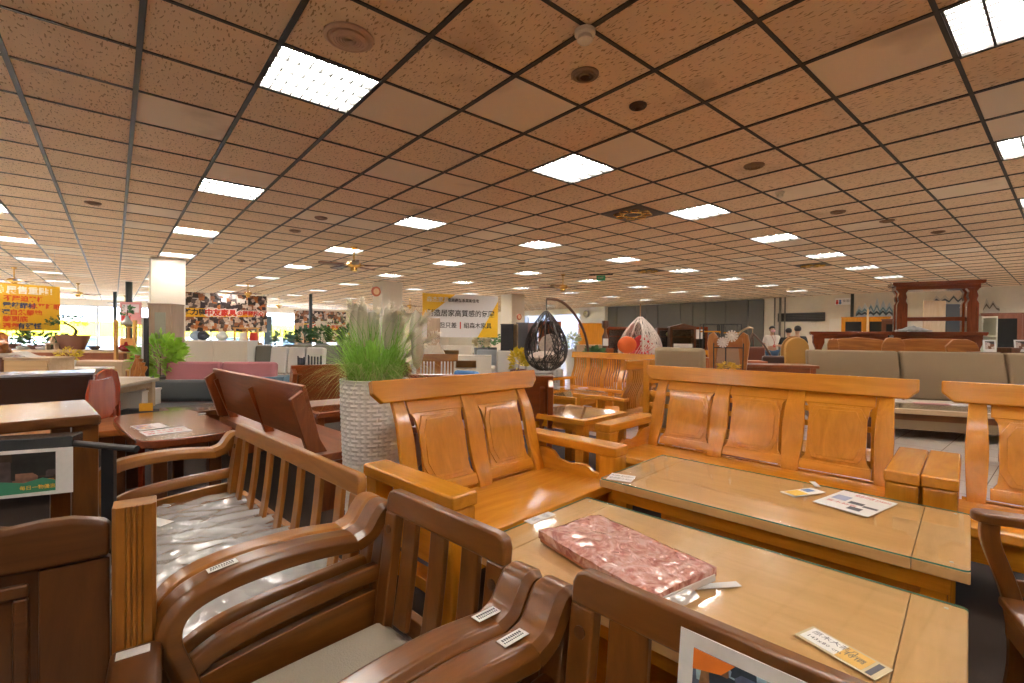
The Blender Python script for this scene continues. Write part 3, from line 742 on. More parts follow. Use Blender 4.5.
# ------------------------------------------------------------------ things lying on the near tables
def bundle():
    m, nt, b = newmat('pink_marble_wrap'); N, L = nt.nodes, nt.links
    tc = N.new('ShaderNodeTexCoord'); nz = N.new('ShaderNodeTexNoise'); nz.inputs['Scale'].default_value = 14; nz.inputs['Detail'].default_value = 6; nz.inputs['Distortion'].default_value = 2.2
    L.new(tc.outputs['Object'], nz.inputs[0]); cr = N.new('ShaderNodeValToRGB'); e = cr.color_ramp.elements
    e[0].position = .38; e[0].color = (.40, .13, .10, 1); e[1].position = .62; e[1].color = (.72, .42, .36, 1); x = e.new(.5); x.color = (.58, .26, .21, 1)
    L.new(nz.outputs[0], cr.inputs[0]); L.new(cr.outputs[0], b.inputs['Base Color']); b.inputs['Roughness'].default_value = .18; b.inputs['Coat Weight'].default_value = .6
    n2 = N.new('ShaderNodeTexNoise'); n2.inputs['Scale'].default_value = 22; n2.inputs['Detail'].default_value = 4; n2.inputs['Distortion'].default_value = 1.5; L.new(tc.outputs['Object'], n2.inputs[0])
    bp = N.new('ShaderNodeBump'); bp.inputs['Strength'].default_value = .55; bp.inputs['Distance'].default_value = .012; L.new(n2.outputs[0], bp.inputs['Height']); L.new(bp.outputs[0], b.inputs['Normal'])
    z0 = .4622; A = P(541, 534, z0+.055); B_ = P(596, 508, z0+.055); C_ = P(714, 568, z0+.055); D_ = P(654, 590, z0+.055)
    c = (A+B_+C_+D_)/4; ax = ((D_-A)+(C_-B_))/2; L_ = ax.length; a = math.atan2(ax.y, ax.x); wd = ((B_-A)+(C_-D_)).length/2
    t = thing('wrapped_cushion', 'flat pink marbled cushion pack in clear film on the near coffee table', 'cushion', (c.x, c.y, z0), a)
    def f(u, v):
        x = (u-.5)*L_; y = (v-.5)*wd; e = min(1, min(u, 1-u)/.04)*min(1, min(v, 1-v)/.09)
        return (x, y, .060+.010*noise.noise(Vector((x*7, y*7, 1)))+.004*noise.noise(Vector((x*23, y*23, 4)))-.014*(1-e))
    def side(x, y): return
    MB().slab(f, 60, 26, (0, 0, -.030)).build('cushion_top', m, t, smooth=60)
    MB().slab(lambda u, v: ((u-.5)*L_*.985, (v-.5)*wd*.98, .034+.003*noise.noise(Vector((u*9, v*9, 0)))), 24, 10, (0, 0, -.033)).build('cushion_base', flat('rose_wood_print', (.50, .17, .09), .25, coat=.6, bump=.3, bscale=30), t, .004)
    box('white_band', flat('film_white', (.75, .68, .64), .2, coat=.5), t, L_/2-.003, L_/2+.004, -wd/2+.01, wd/2-.01, .005, .028, .002)
    # folded film end
    fm = MB().grid(lambda u, v: (L_/2+.003+.035*u, -wd*.48+wd*.5*v+.02, .022-.020*u+.006*noise.noise(Vector((u*5, v*9, 2)))), 6, 12)
    fm.build('film_flap', bpy.data.materials['clear_plastic_film'], t, smooth=60)
bundle()

def card(name, label, cat, quad, z, mats, group=None, strips=(), th=.0012):
    """a printed card lying on the plane z; quad = its corners in reading order; strips = (x0,x1,y0,y1,mat,name) in 0..1"""
    pts = [P(x, y, z) for x, y in quad]; c = sum(pts, Vector())/4
    ax = ((pts[1]-pts[0])+(pts[2]-pts[3]))/2; ay = ((pts[0]-pts[3])+(pts[1]-pts[2]))/2
    a = math.atan2(ax.y, ax.x); Lx, Ly = ax.length, ay.length
    t = thing(name, label, cat, (c.x, c.y, z), a, group)
    box('sheet', mats, t, -Lx/2, Lx/2, -Ly/2, Ly/2, .0005, .0005+th, 0)
    for k, (x0, x1, y0, y1, m, nm) in enumerate(strips):
        MB().box((x0-.5)*Lx, (x1-.5)*Lx, (y0-.5)*Ly, (y1-.5)*Ly, th+.0005, th+.0009).build(nm, m, t, smooth=0)
    return t, Lx, Ly
def text_rows(t, Lx, Ly, rows, mat, z):
    for (x, y, s, txt) in rows:
        cu = bpy.data.curves.new('txt', 'FONT'); cu.body = txt; cu.size = s*Ly; cu.align_y = 'CENTER'; cu.resolution_u = 1
        o = bpy.data.objects.new('txt', cu); COL.objects.link(o)
        me = bpy.data.meshes.new_from_object(o.evaluated_get(bpy.context.evaluated_depsgraph_get())); bpy.data.objects.remove(o)
        mw = max([v.co.x for v in me.vertices] or [1]); k_ = min(1, (.95-x)*Lx/mw); me.transform(T((x-.5)*Lx, (y-.5)*Ly, z) @ Matrix.Diagonal((k_, 1, 1, 1))); me.materials.clear(); me.materials.append(mat)
        l = bpy.data.objects.new('lettering', me); COL.objects.link(l); l.parent = t
ink = flat('grey_ink', (.10, .10, .12), .6); red = flat('red_ink', (.60, .03, .02), .5); blue = flat('blue_ink', (.10, .22, .50), .5); yel = flat('yellow_ink', (.85, .55, .08), .5)
pic = photo_mat('small_picture', [(.03, .03, .03), (.3, .12, .05), (.5, .45, .4), (.1, .08, .08)], 60)
def table_cards():
    t, a, b = card('price_card', 'white printed leaflet with red heading on the glass coffee table', 'leaflet', ((848, 491), (900, 505), (866, 516), (808, 501)), .501, paper(), None,
                   ((.08, .35, .45, .70, flat('pale_blue_ink', (.35, .42, .60), .5), 'print'), (.42, .68, .40, .52, ink, 'print'), (.55, .78, .12, .26, ink, 'print'), (.70, .95, .36, .44, ink, 'print')))
    text_rows(t, a, b, ((.30, .86, .13, '優惠特價 $38800'), (.08, .30, .10, '實木材質')), red, .002)
    t, a, b = card('price_card', 'small clear-edged card left of the leaflet on the glass coffee table', 'price card', ((806, 486), (819, 491), (801, 499), (785, 494)), .501, paper(), None, ((.08, .9, .1, .5, yel, 'print'), (.1, .6, .6, .85, blue, 'print')))
    t, a, b = card('light_tag', 'tiny white tag behind the small card on the glass coffee table', 'tag', ((812, 482), (818, 482), (818, 487), (812, 486)), .501, paper())
    t, a, b = card('price_strip', 'white printed slip at the left corner of the glass coffee table', 'price card', ((613, 473), (638, 477), (629, 482), (605, 479)), .501, paper(), None, ())
    text_rows(t, a, b, ((.05, .7, .3, 'A088 $12800'), (.05, .3, .3, '組合茶几 B26')), ink, .002)
    t, a, b = card('price_strip', 'white printed slip on the near table beside the pink bundle', 'price card', ((549, 512), (557, 515), (531, 524), (523, 521)), .461, paper(), None, ())
    text_rows(t, a, b, ((.05, .7, .3, 'C115 $9800'), (.05, .3, .3, '大茶几')), ink, .002)
    t, a, b = card('price_tag', 'small white slip under the right end of the pink bundle', 'price card', ((724, 575), (730, 580), (709, 597), (704, 592)), .461, paper(), None, ())
    t, a, b = card('price_card', 'white and yellow printed card near the front edge of the near table', 'price card', ((812, 627), (893, 669), (876, 683), (796, 634)), .461, flat('clear_sleeve', (.72, .62, .42), .2), None,
                   ((.04, .50, .10, .92, paper(), 'print'), (.50, .82, .10, .92, flat('card_yellow', (.80, .50, .12), .4), 'print'), (.86, .93, .1, .9, ink, 'print')))
    text_rows(t, a, b, ((.08, .70, .28, '原木大茶几'), (.08, .35, .24, '143x80 cm'), (.53, .5, .3, '特價')), ink, .0022)
table_cards()

def hanging_card():
    # card hung over the back of the right-hand armchair
    t = thing('photo_card', 'white photo card with orange corner hung on the bottom slatted chair back', 'card', C4.matrix_basis @ Vector((0, 0, 0)), FA)
    M = T(0, .565, .45) @ RX(rad(-7)) @ T(0, 0, -.45)
    b = MB().box(-.07, .25, -.001, .001, .50, .812, M).build('sheet', paper(), t); b.location = (.035, -.067, 0)
    b = MB().box(-.045, .24, -.002, -.001, .51, .790, M).build('picture', photo_mat('shop_picture', [(.02, .03, .05), (.10, .12, .2), (.45, .42, .4), (.25, .12, .05), (.05, .05, .08), (.35, .5, .6)], 30), t); b.location = (.035, -.0675, 0)
    b = MB().prism([(-.045, .790), (.02, .790), (.0, .768), (-.045, .758)], 'y', -.003, -.002, M).build('orange_corner', flat('orange_ink', (.80, .20, .02), .5), t); b.location = (.035, -.068, 0)
    b = MB().lathe([(.008, -.0035), (.008, -.0028), (.001, -.0028)], 14, M @ T(-.028, 0, .776) @ RX(pi/2)).build('emblem', flat('emblem_yellow', (.85, .6, .05), .5), t); b.location = (.035, -.0695, 0)
hanging_card()

# ================================================================== middle ground
def onwall(px, py, p=PW-.02):
    v = ray(px, py); t = p/(v.dot(PV)); q = v*t; return q.dot(QV), CZ+q.z
def plain_table(name, label, cat, loc, rz, L, W, z, top, legm, th=.05, leg=.07, glass=False, over=.03, live=False, group=None, apron=True):
    t = thing(name, label, cat, loc, rz, group); zt = z-(.006 if glass else 0)
    if live:
        n = 40; poly = []
        for k in range(n):
            a = 2*pi*k/n; c, s = cos(a), sin(a); e = 5.
            r = (abs(c)**e+abs(s)**e)**(-1/e); wob = 1+.03*noise.noise(Vector((c*2, s*2, L)))
            poly.append((c*r*L/2*wob, s*r*W/2*wob))
        MB().prism(poly, 'z', zt-th, zt).build('table_top', top('x'), t, .012)
    else: box('table_top', top('x'), t, -L/2, L/2, -W/2, W/2, zt-th, zt, .006)
    for sx in (-1, 1):
        for sy_ in (-1, 1):
            x = sx*(L/2-over-leg/2); y = sy_*(W/2-over-leg/2); box('leg', legm('z'), t, x-leg/2, x+leg/2, y-leg/2, y+leg/2, 0, zt-th, .006)
    if apron:
        a = MB()
        for s in (-1, 1): a.box(-L/2+over+leg, L/2-over-leg, s*(W/2-over-.03)-.01, s*(W/2-over-.03)+.01, zt-th-.07, zt-th)
        for s in (-1, 1): a.box(s*(L/2-over-.03)-.01, s*(L/2-over-.03)+.01, -W/2+over+leg, W/2-over-leg, zt-th-.07, zt-th)
        a.build('apron', legm('x'), t)
    if glass: MB().box(-L/2+.06, L/2-.06, -W/2+.04, W/2-.04, zt+.0005, z).build('glass_top', glass_mat(), t)
    return t
def fabric_sofa(name, label, loc, rz, L, fab, zb=.85, dep=.85, n=2, leg=black_metal, seat_z=.42, arms=True, group=None, arm_h=.6, bt=.2):
    t = thing(name, label, 'sofa', loc, rz, group); aw = .16 if arms else 0
    box('base', fab, t, -L/2, L/2, 0, dep, .12, .28, .02)
    iw = (L-2*aw)/n
    for k in range(n):
        x0 = -L/2+aw+k*iw
        MB().box(x0+.006, x0+iw-.006, -.01, dep-bt, .28, seat_z).build('seat_cushion', fab, t, .04, seg=4)
        M = T(0, dep-bt, seat_z) @ RX(rad(-8))
        MB().box(x0+.006, x0+iw-.006, -.02, bt-.03, .0, zb-seat_z, M).build('back_cushion', fab, t, .05, seg=4)
    if arms:
        for s in (-1, 1):
            a, b = sorted((s*L/2, s*(L/2-aw))); MB().box(a, b, 0, dep, .12, arm_h).build('armrest', fab, t, .05, seg=4)
    for s in (-1, 1):
        for y in (.06, dep-.08): box('leg', leg(), t, s*(L/2-.08)-.02, s*(L/2-.08)+.02, y-.02, y+.02, 0, .12)
    return t

def leafm(name, c):
    m, nt, b = newmat(name); N, L = nt.nodes, nt.links; tr = N.new('ShaderNodeBsdfTranslucent'); tr.inputs[0].default_value = (*c, 1)
    b.inputs['Base Color'].default_value = (*c, 1); b.inputs['Roughness'].default_value = .6; tc = N.new('ShaderNodeTexCoord'); nz = N.new('ShaderNodeTexNoise'); nz.inputs['Scale'].default_value = 30
    mr = N.new('ShaderNodeMapRange'); mr.inputs[3].default_value = .9 if 'plume' in name else .55; mr.inputs[4].default_value = 1.02 if 'plume' in name else 1.25; mu = N.new('ShaderNodeMixRGB'); mu.blend_type = 'MULTIPLY'; mu.inputs[0].default_value = 1; mu.inputs[1].default_value = (*c, 1)
    L.new(tc.outputs['Object'], nz.inputs[0]); L.new(nz.outputs[0], mr.inputs[0]); L.new(mr.outputs[0], mu.inputs[2]); L.new(mu.outputs[0], b.inputs['Base Color']); L.new(mu.outputs[0], tr.inputs[0])
    mx = N.new('ShaderNodeMixShader'); mx.inputs[0].default_value = .42 if 'plume' in name else .5; L.new(b.outputs[0], mx.inputs[1]); L.new(tr.outputs[0], mx.inputs[2]); L.new(mx.outputs[0], N['Material Output'].inputs[0]); return m
# --- white woven planter with grass and plumes
def planter():
    c = P(374, 378, 1.0); c = Vector((-.955, 3.30, 0))
    t = thing('grass_planter', 'tall white ribbed planter with green grass and pale pampas plumes behind the two-seater', 'planter', c)
    wp = flat('planter_white', (.90, .88, .84), .6, bump=.1, bscale=40)
    H = .985; R = .225
    v = []; f = []; n = 180; zs = []
    rows = 34
    mb = MB()
    def prof(zn): return R*(.80+.20*min(1, zn*1.15)**.8)
    for i in range(rows*2+1):
        z = H*i/(rows*2); rr = prof(z/H)
        for j in range(n):
            brick = 1 if (int(j*24/n+(i//2 % 2)*.5) % 24) >= 0 else 0
            ang = 2*pi*j/n; ph = (ang*18/(2*pi)+(.5 if (i//2) % 2 else 0)) % 1
            bump = .0055*(1 if i % 2 else 0)*(0 if ph < .14 else 1)
            mb.v.append(Vector(((rr+bump)*cos(ang), (rr+bump)*sin(ang), z)))
    for i in range(rows*2):
        for j in range(n): mb.f.append([i*n+j, i*n+(j+1) % n, (i+1)*n+(j+1) % n, (i+1)*n+j])
    mb.f.append(list(range(n))[::-1]); mb.build('pot', wp, t, smooth=30)
    MB().lathe([(R+.006, H-.01), (R+.008, H+.008), (R-.012, H+.010), (R-.02, H-.04), (.001, H-.04)], 64).build('rim', wp, t)
    r = random.Random(5)
    g = [leafm('grass_green', (.34, .62, .10)), leafm('grass_pale', (.62, .68, .26))]
    for gi, (nb, nm) in enumerate(((900, 'grass'), (260, 'dry_grass'))):
        mb = MB()
        for k in range(nb):
            a = r.uniform(0, 2*pi); rr = R*.8*math.sqrt(r.random()); x0, y0 = rr*cos(a), rr*sin(a)
            if gi == 0: h = r.uniform(.16, .55)*r.uniform(.65, 1); sp = r.uniform(.03, .36)
            else: h = r.uniform(.14, .30); sp = r.uniform(.25, .48)
            a2 = a+r.uniform(-.7, .7); dx, dy = cos(a2)*sp, sin(a2)*sp; w_ = r.uniform(.0024, .0050); side = Vector((-sin(a2), cos(a2), 0))*w_
            if r.random() < .5: side = Vector((r.uniform(-1, 1), r.uniform(-1, 1), 0)).normalized()*w_
            drop = (.10 if gi else .02)*r.random()
            pts = []
            for q in range(6):
                s = q/5; z = H-.03+h*(1-(1-s)**1.6)-(drop+sp*.5*gi)*s**3
                pts.append(Vector((x0+dx*s**1.7, y0+dy*s**1.7, z)))
            base = len(mb.v)
            for q, p in enumerate(pts):
                ww = (1-q/5.2); mb.v += [p-side*ww, p+side*ww]
            for q in range(5): mb.f.append([base+2*q, base+2*q+1, base+2*q+3, base+2*q+2])
        o = mb.build(nm, g[gi], t, smooth=60); o['kind'] = 'stuff'
    pl = leafm('plume_cream', (1., .95, .85))
    for k, (px, py_t, lean, ln) in enumerate(((350, 301, -.02, .34), (362, 299, -.10, .36), (378, 310, .02, .24), (392, 303, .05, .34), (402, 308, .02, .30), (428, 312, .13, .30), (437, 333, .16, .34))):
        tip = D(px, py_t, 3.28+r.uniform(-.08, .08))-c; root = Vector((r.uniform(-.08, .08), r.uniform(-.08, .08), H-.04)); root.x += (tip.x)*.2
        st = smooth_path([root, root*.5+tip*.5+Vector((-.02, 0, .02)), tip], 5)
        s_ = MB().tube(st, .0025, 5).build('plume_stem', g[1], t)
        mb = MB(); dirv = (st[-1]-st[-5]).normalized(); top = st[-1]
        for q in range(420):
            s = r.random(); c0 = top-dirv*ln*s*.95; rad_ = .056*math.sin(pi*min(1, s*.85+.12))**.7
            a = r.uniform(0, 2*pi); o1 = dirv.orthogonal().normalized(); o2 = dirv.cross(o1); od = (o1*cos(a)+o2*sin(a))
            e = c0+od*rad_*r.uniform(.8, 1.15)+dirv*r.uniform(.01, .04)+Vector((0, 0, -.008)); wd = dirv.cross(od)*.0022
            b = len(mb.v); mb.v += [c0-wd, c0+wd, (c0+e)/2+dirv*.006+wd*2.2, e, (c0+e)/2+dirv*.006-wd*2.2]; mb.f.append([b, b+1, b+2, b+3, b+4])
        mb.ball(top-dirv*ln*.5, 1, 8, sq=(.046, .040, ln*.46))
        mb.build('plume', pl, s_, smooth=60)
planter()

# --- leaning-back benches
def red_bench(label, L, loc, rz, wf=redwood, top=.95, group=None):
    """front at -y; back panel leans towards +y"""
    t = thing('plank_bench', label, 'bench', loc, rz, group)
    M = T(0, .50, .42) @ RX(rad(-16))
    box('back_panel', wf('x'), t, -L/2, L/2, .48, .51, .5, .95, .006)
    b = t.children[0]
    b.data.transform(T(0, -.50, -.44)); b.data.transform(T(0, .47, .44) @ RX(rad(-15)))
    for k in range(3):
        x = -L/2+.10+k*(L-.20)/2
        MB().prism([(.38, .38), (.46, .38), (.62, .82), (.575, .84)], 'x', x-.022, x+.022).build('back_strut', wf('z'), t, .004)
    for s in (-1, 1):
        a, c = sorted((s*L/2, s*(L/2-.05)))
        MB().prism([(.42, .44), (.56, .44), (.685, .84), (.60, .90), (.52, .62)], 'x', a, c).build('end_brace', wf('z'), t, .006)
        MB().prism([(.04, 0), (.46, 0), (.50, .36), (0, .36)], 'x', a-.0+s*0, c).build('bench_leg', wf('z'), t, .006)
    box('seat', wf('x'), t, -L/2-.02, L/2+.02, -.02, .54, .37, .425, .008)
    return t
R1 = red_bench('long red-brown plank bench seen from behind, leaning back left of the white planter', 2.25, UB(-4.50, 1.98), FA+pi)
R2 = red_bench('red-brown plank bench facing right, behind the grass of the planter', 1.5, UB(-6.12, 2.96), FA+pi/2+pi+rad(-6))
R3 = red_bench('red-brown plank bench back end showing just right of the two-seater', 1.35, Vector((-.26, 4.98, 0)), pi-rad(3))

# --- honey slatted sofa set in the middle distance
def slat_back_sofa(label, L, loc, rz, n, group=None, name='slatted_wooden_sofa', cat='sofa', wf=honey):
    t = thing(name, label, cat, loc, rz, group); lean = T(0, .56, .42) @ RX(rad(-10)) @ T(0, 0, -.42)
    MB().box(-L/2, L/2, -.016, .02, .945, 1.05, lean).build('top_rail', wf('x'), t, .01)
    MB().box(-L/2+.04, L/2-.04, -.012, .012, .42, .48, lean).build('lower_rail', wf('x'), t, .006)

    x = -L/2+.05; k = 0
    wide = .085; thin = .022; gap = .022
    i = 0
    while x < L/2-.06:
        w_ = wide if i % 6 == 5 else (.05 if i == 0 else thin)
        MB().slab(lambda a, b: (x+w_*a, -.008+.03*math.sin(2*pi*b)*-.8, .47+.48*b), 1, 10, (0, .016, 0), lean).build('slat', wf('z'), t)
        x += w_+gap; i += 1
    box('seat', wf('x'), t, -L/2+.05, L/2-.05, 0, .56, .37, .41, .006); box('front_rail', wf('x'), t, -L/2+.05, L/2-.05, .03, .055, .25, .37)
    for s in (-1, 1):
        a, b = sorted((s*L/2, s*(L/2-.10)))
        box('armrest', wf('y'), t, a, b, -.04, .66, .58, .625, .012)
        for y in (.0, .30, .58): box('arm_post', wf('z'), t, a+.02, b-.02, y, y+.06, 0 if y != .30 else .2, .58, .005)
        box('side_rail', wf('y'), t, a+.03, b-.03, .0, .6, .2, .26)
    return t
slat_back_sofa('honey slatted wooden sofa with wide and thin slats, behind the hanging black egg chair', 1.72, UB(-4.06, 5.93), FA, 0)
slat_back_sofa('honey slatted wooden armchair seen side-on, turned left beside the slatted sofa', .78, UB(-3.35, 4.95), FA-pi/2, 0, name='slatted_wooden_chair', cat='armchair')
slat_back_sofa('small honey slatted chair behind the grass, by the blue cushion seat', .62, D(428, 372, 6.2)*Vector((1, 1, 0)) if False else Vector((D(437, 366, 6.4).x, 5.9, 0)), rad(4), 0, name='slatted_wooden_chair', cat='armchair', wf=brownl)
plain_table('glass_table', 'long glass-topped honey table in front of the far slatted sofa', 'coffee table', UB(-4.45, 5.35), FA, 1.5, .62, .50, honey, honey, glass=True)
plain_table('glass_side_table', 'honey side table with glass inset between the two-seater and the three-seater', 'side table', UB(-2.72, 3.72), FA, .70, .72, .58, honey, honey, leg=.09, glass=True)
for x, y, l in ((562, 387, 'left one of two small white cards on the far glass table'), (583, 388, 'right one of two small white cards on the far glass table')):
    p = P(x, y, .5015); o = thing('price_card', l, 'price card', p, .3); box('sheet', paper(), o, -.08, .08, -.03, .03, 0, .001, 0)
plain_table('glass_table', 'dark glass-topped table behind the white planter, left of the two-seater', 'coffee table', Vector((-1.85, 5.25, 0)), rad(46), .85, .5, .50, redwood, redwood, glass=True)
plain_table('glass_table', 'small honey table with pale glass between the grey sofa and the long plank bench', 'coffee table', UB(-5.95, 1.30), FA, .55, .55, .50, brown, brown, glass=True)

# --- reddish table with papers, and neighbours on the left
plain_table('slab_table', 'dark red polished slab table with papers on it, behind the wrapped sofa', 'table', UB(-4.46, .80), FA, 1.42, .60, .60, rose, dark, th=.055, live=True, leg=.08, over=.1)
def sheet(label, quad, z, mats, name='leaflet', cat='leaflet', extra=None):
    t, a, b = card(name, label, cat, quad, z, paper(), None, extra or ())
    return t, a, b
sheet('colourful picture leaflet on the dark red slab table, rear one', ((131, 426), (160, 423), (169, 427), (139, 431)), .602, None, extra=((.05, .6, .1, .9, photo_mat('leaflet_pic', [(.6, .3, .2), (.7, .65, .6), (.3, .2, .3), (.8, .5, .2)], 40), 'picture'),))
t_, a_, b_ = sheet('white leaflet with red heading on the dark red slab table, front one', ((140, 432), (184, 426), (192, 431), (145, 436)), .602, None)
text_rows(t_, a_, b_, ((.05, .65, .3, '特價 家具 $25800'), (.05, .3, .25, '實木餐桌')), red, .002)
o = thing('yellow_tag', 'small yellow price tag standing at the far edge of the dark red slab table', 'tag', P(146, 411, .602), .4); box('sheet', flat('tag_yellow', (.8, .45, .03), .5), o, -.05, .05, -.003, .003, 0, .07, .001)
o = thing('white_pad', 'small white round pad on the right end of the dark red slab table', 'pad', P(202, 414, .602), 0); MB().lathe([(.03, 0), (.03, .006), (.001, .006)], 16).build('pad_disc', paper(), o)
plain_table('long_table', 'orange-brown plank table top behind the grey photo card at the left edge', 'table', UB(-5.15, .02)+Vector((0, 0, 0)), FA+pi/2, 1.15, .9, .55, slabw, dark, th=.05)

def console():
    t = thing('console_table', 'tall wooden console with thick corner post at the left edge', 'console table', UB(-2.965, .235), FA+pi/2*0)
    # local x along u, y along b ; top occupies b<0
    w1 = brown
    box('table_top', wood('console_wood', (.17, .065, .022), (.10, .036, .012), 'y', rough=.14, coat=.6), t, -.325, .325, -1.3, 0, .905, .95, .012)
    box('post', brown('z'), t, .20, .29, -.09, -.005, 0, .905, .006); box('post', brown('z'), t, .17, .26, -1.25, -1.16, 0, .905, .006)
    box('post', brown('z'), t, -.26, -.17, -.14, -.05, 0, .905, .006); box('post', brown('z'), t, -.26, -.17, -1.25, -1.16, 0, .905, .006)
    box('lower_shelf', brown('y'), t, -.25, .25, -1.2, -.1, .20, .235, .006)
console()
def black_stand():
    A = D(0, 452, 1.72); Bp = D(72, 441, 1.80); ax = (Bp-A); a = math.atan2(ax.y, ax.x); L = 1.1
    t = thing('black_console', 'black metal-framed stand with a horizontal rail at the left edge', 'console table', (Bp.x, Bp.y, 0), a)
    zt = 1.3-(436-331.5)*1.8/474; k = black_metal()
    box('top_slab', flat('black_slab', (.03, .03, .032), .22), t, -L, .0, 0, .10, zt-.05, zt-.0, .006)
    e = D(137, 449, 1.78)-Vector((Bp.x, Bp.y, 0)); e.rotate(RZ(-a))
    zz = e.z
    MB().tube([(-.05, .05, zz+.012), (e.x, e.y, zz)], .0125, 10).build('rail', k, t)
    l = D(108, 460, 1.80)-Vector((Bp.x, Bp.y, 0)); l.rotate(RZ(-a))
    box('leg', k, t, l.x-.019, l.x+.019, l.y+.0-.01, l.y+.028, 0, zz, .003); box('leg', k, t, -L+.02, -L+.05, .1, .13, 0, zt-.05, .003)
    # photo card hung on its front
    c = thing('photo_card', 'picture card with green edge and red price digits hung at the left edge', 'card', (0, 0, 0), a)
    q0, q1 = D(0, 458.5, 1.62), D(68.6, 447, 1.695); c.location = (q1.x, q1.y, 0); c.rotation_euler = (0, 0, math.atan2(q1.y-q0.y, q1.x-q0.x))
    zt2 = q1.z; hh = .163
    box('sheet', paper(), c, -.5, .012, -.001, .001, zt2-hh, zt2, 0)
    box('picture', photo_mat('furniture_photo', [(.02, .02, .02), (.05, .03, .02), (.45, .22, .06), (.03, .03, .04), (.3, .15, .1), (.08, .06, .06)], 16), c, -.5, -.035, -.002, -.001, zt2-hh+.045, zt2-.012, 0)
    g = flat('green_print', (.06, .28, .16), .5); M = T(0, 0, zt2-hh)
    MB().prism([(-.5, .006), (-.035, .014), (-.035, .05), (-.07, .062), (-.12, .048), (-.18, .058), (-.26, .046), (-.5, .05)], 'y', -.0028, -.002, M).build('green_band', g, c)
    lettering('3655', .034, red, c, T(-.26, -.0032, zt2-hh+.022)); lettering('每日一物優惠', .016, yel, c, T(-.13, -.0032, zt2-hh+.030))
black_stand()

def cab(name, label, cat, loc, rz, L, W, H, m, doors=2, z0=0., door_m=None, legs=False, knob=True, group=None, handle=None, topm=None):
    t = thing(name, label, cat, loc, rz, group)
    z1 = .06 if not legs else .14
    box('body', m, t, -L/2, L/2, 0, W, z1, H-.025, .003); box('top', topm or m, t, -L/2-.01, L/2+.01, -.012, W+.005, H-.025, H, .004)
    if legs:
        for sx in (-1, 1):
            for y in (.04, W-.06): box('leg', m, t, sx*(L/2-.05)-.02, sx*(L/2-.05)+.02, y-.02, y+.02, 0, z1)
    else: box('plinth', m, t, -L/2+.02, L/2-.02, .02, W-.02, 0, z1)
    for k in range(doors):
        x0 = -L/2+.01+k*(L-.02)/doors; x1 = x0+(L-.02)/doors-.006
        d = box('door', door_m or m, t, x0, x1, -.02, 0, z1+.01, H-.035, .003)
        if knob: MB().ball(((x1-.03) if k % 2 == 0 else (x0+.03), -.03, (z1+H)/2), .012, 8).build('knob', handle or brass(), d)
    return t
# dark cabinet with knob behind the console
cab('dark_cabinet', 'dark brown low cabinet with round knob and pale top edge, behind the console', 'cabinet', ploc(6, 4.0), rad(40), 1.1, .42, .93, flat('dark_brown_lacquer', (.035, .015, .010), .3), 1, handle=oak('x'), topm=flat('blue_white_edge', (.45, .52, .62), .15))
def dining_chair(label, loc, rz, wf, group=None, H=.95):
    t = thing('dining_chair', label, 'chair', loc, rz, group)
    box('seat', wf('x'), t, -.21, .21, 0, .42, .43, .46, .012)
    poly = [(-.19, .60), (-.20, .78), (-.15, .91), (-.06, H), (.06, H), (.15, .91), (.20, .78), (.19, .60), (.10, .56), (-.10, .56)]
    MB().prism(poly, 'y', .40, .425, T(0, 0, 0)).build('backrest', wf('z'), t, .010)
    for s in (-1, 1):
        box('back_post', wf('z'), t, s*.17-.018, s*.17+.018, .395, .43, 0, .62, .005); box('leg', wf('z'), t, s*.18-.018, s*.18+.018, .02, .055, 0, .43, .005)
    return t
glossred = lambda a='x': wood('gloss_red_wood', (.42, .07, .02), (.25, .03, .01), a, rough=.12, coat=.7)
dining_chair('glossy red-brown chair back, nearer of two between the console and the red slab table', Vector((D(101, 340, 4.0).x+.40, 4.1, 0)), rad(104), glossred, H=.90)
dining_chair('glossy red-brown chair back, farther of two between the console and the red slab table', Vector((D(106, 340, 4.5).x+.40, 4.6, 0)), rad(102), glossred, H=.95)
fabric_sofa('leather_sofa', 'dark grey leather sofa in front of the pink sofa', ploc(188, 5.6), rad(8), 1.50, flat('grey_leather', (.055, .062, .066), .35, coat=.1), zb=.69, n=1, bt=.22, arms=False, seat_z=.40)
fabric_sofa('fabric_sofa', 'dusty pink fabric sofa behind the grey leather sofa', ploc(196, 6.7), rad(6), 1.62, flat('dusty_pink', (.42, .17, .19), .8, bump=.2, bscale=200), zb=.86, n=2, arms=False)
o = thing('pillow', 'mustard yellow pillow on the pink sofa', 'pillow', ploc(228, 6.6, .30), .2)
MB().slab(lambda a, b: ((a-.5)*.36, .0+.05*b-.06*math.sin(pi*a)*math.sin(pi*b), (b)*.17+.26), 10, 8, (0, .10, 0)).build('pillow_body', flat('mustard', (.50, .36, .04), .8), o, .03)

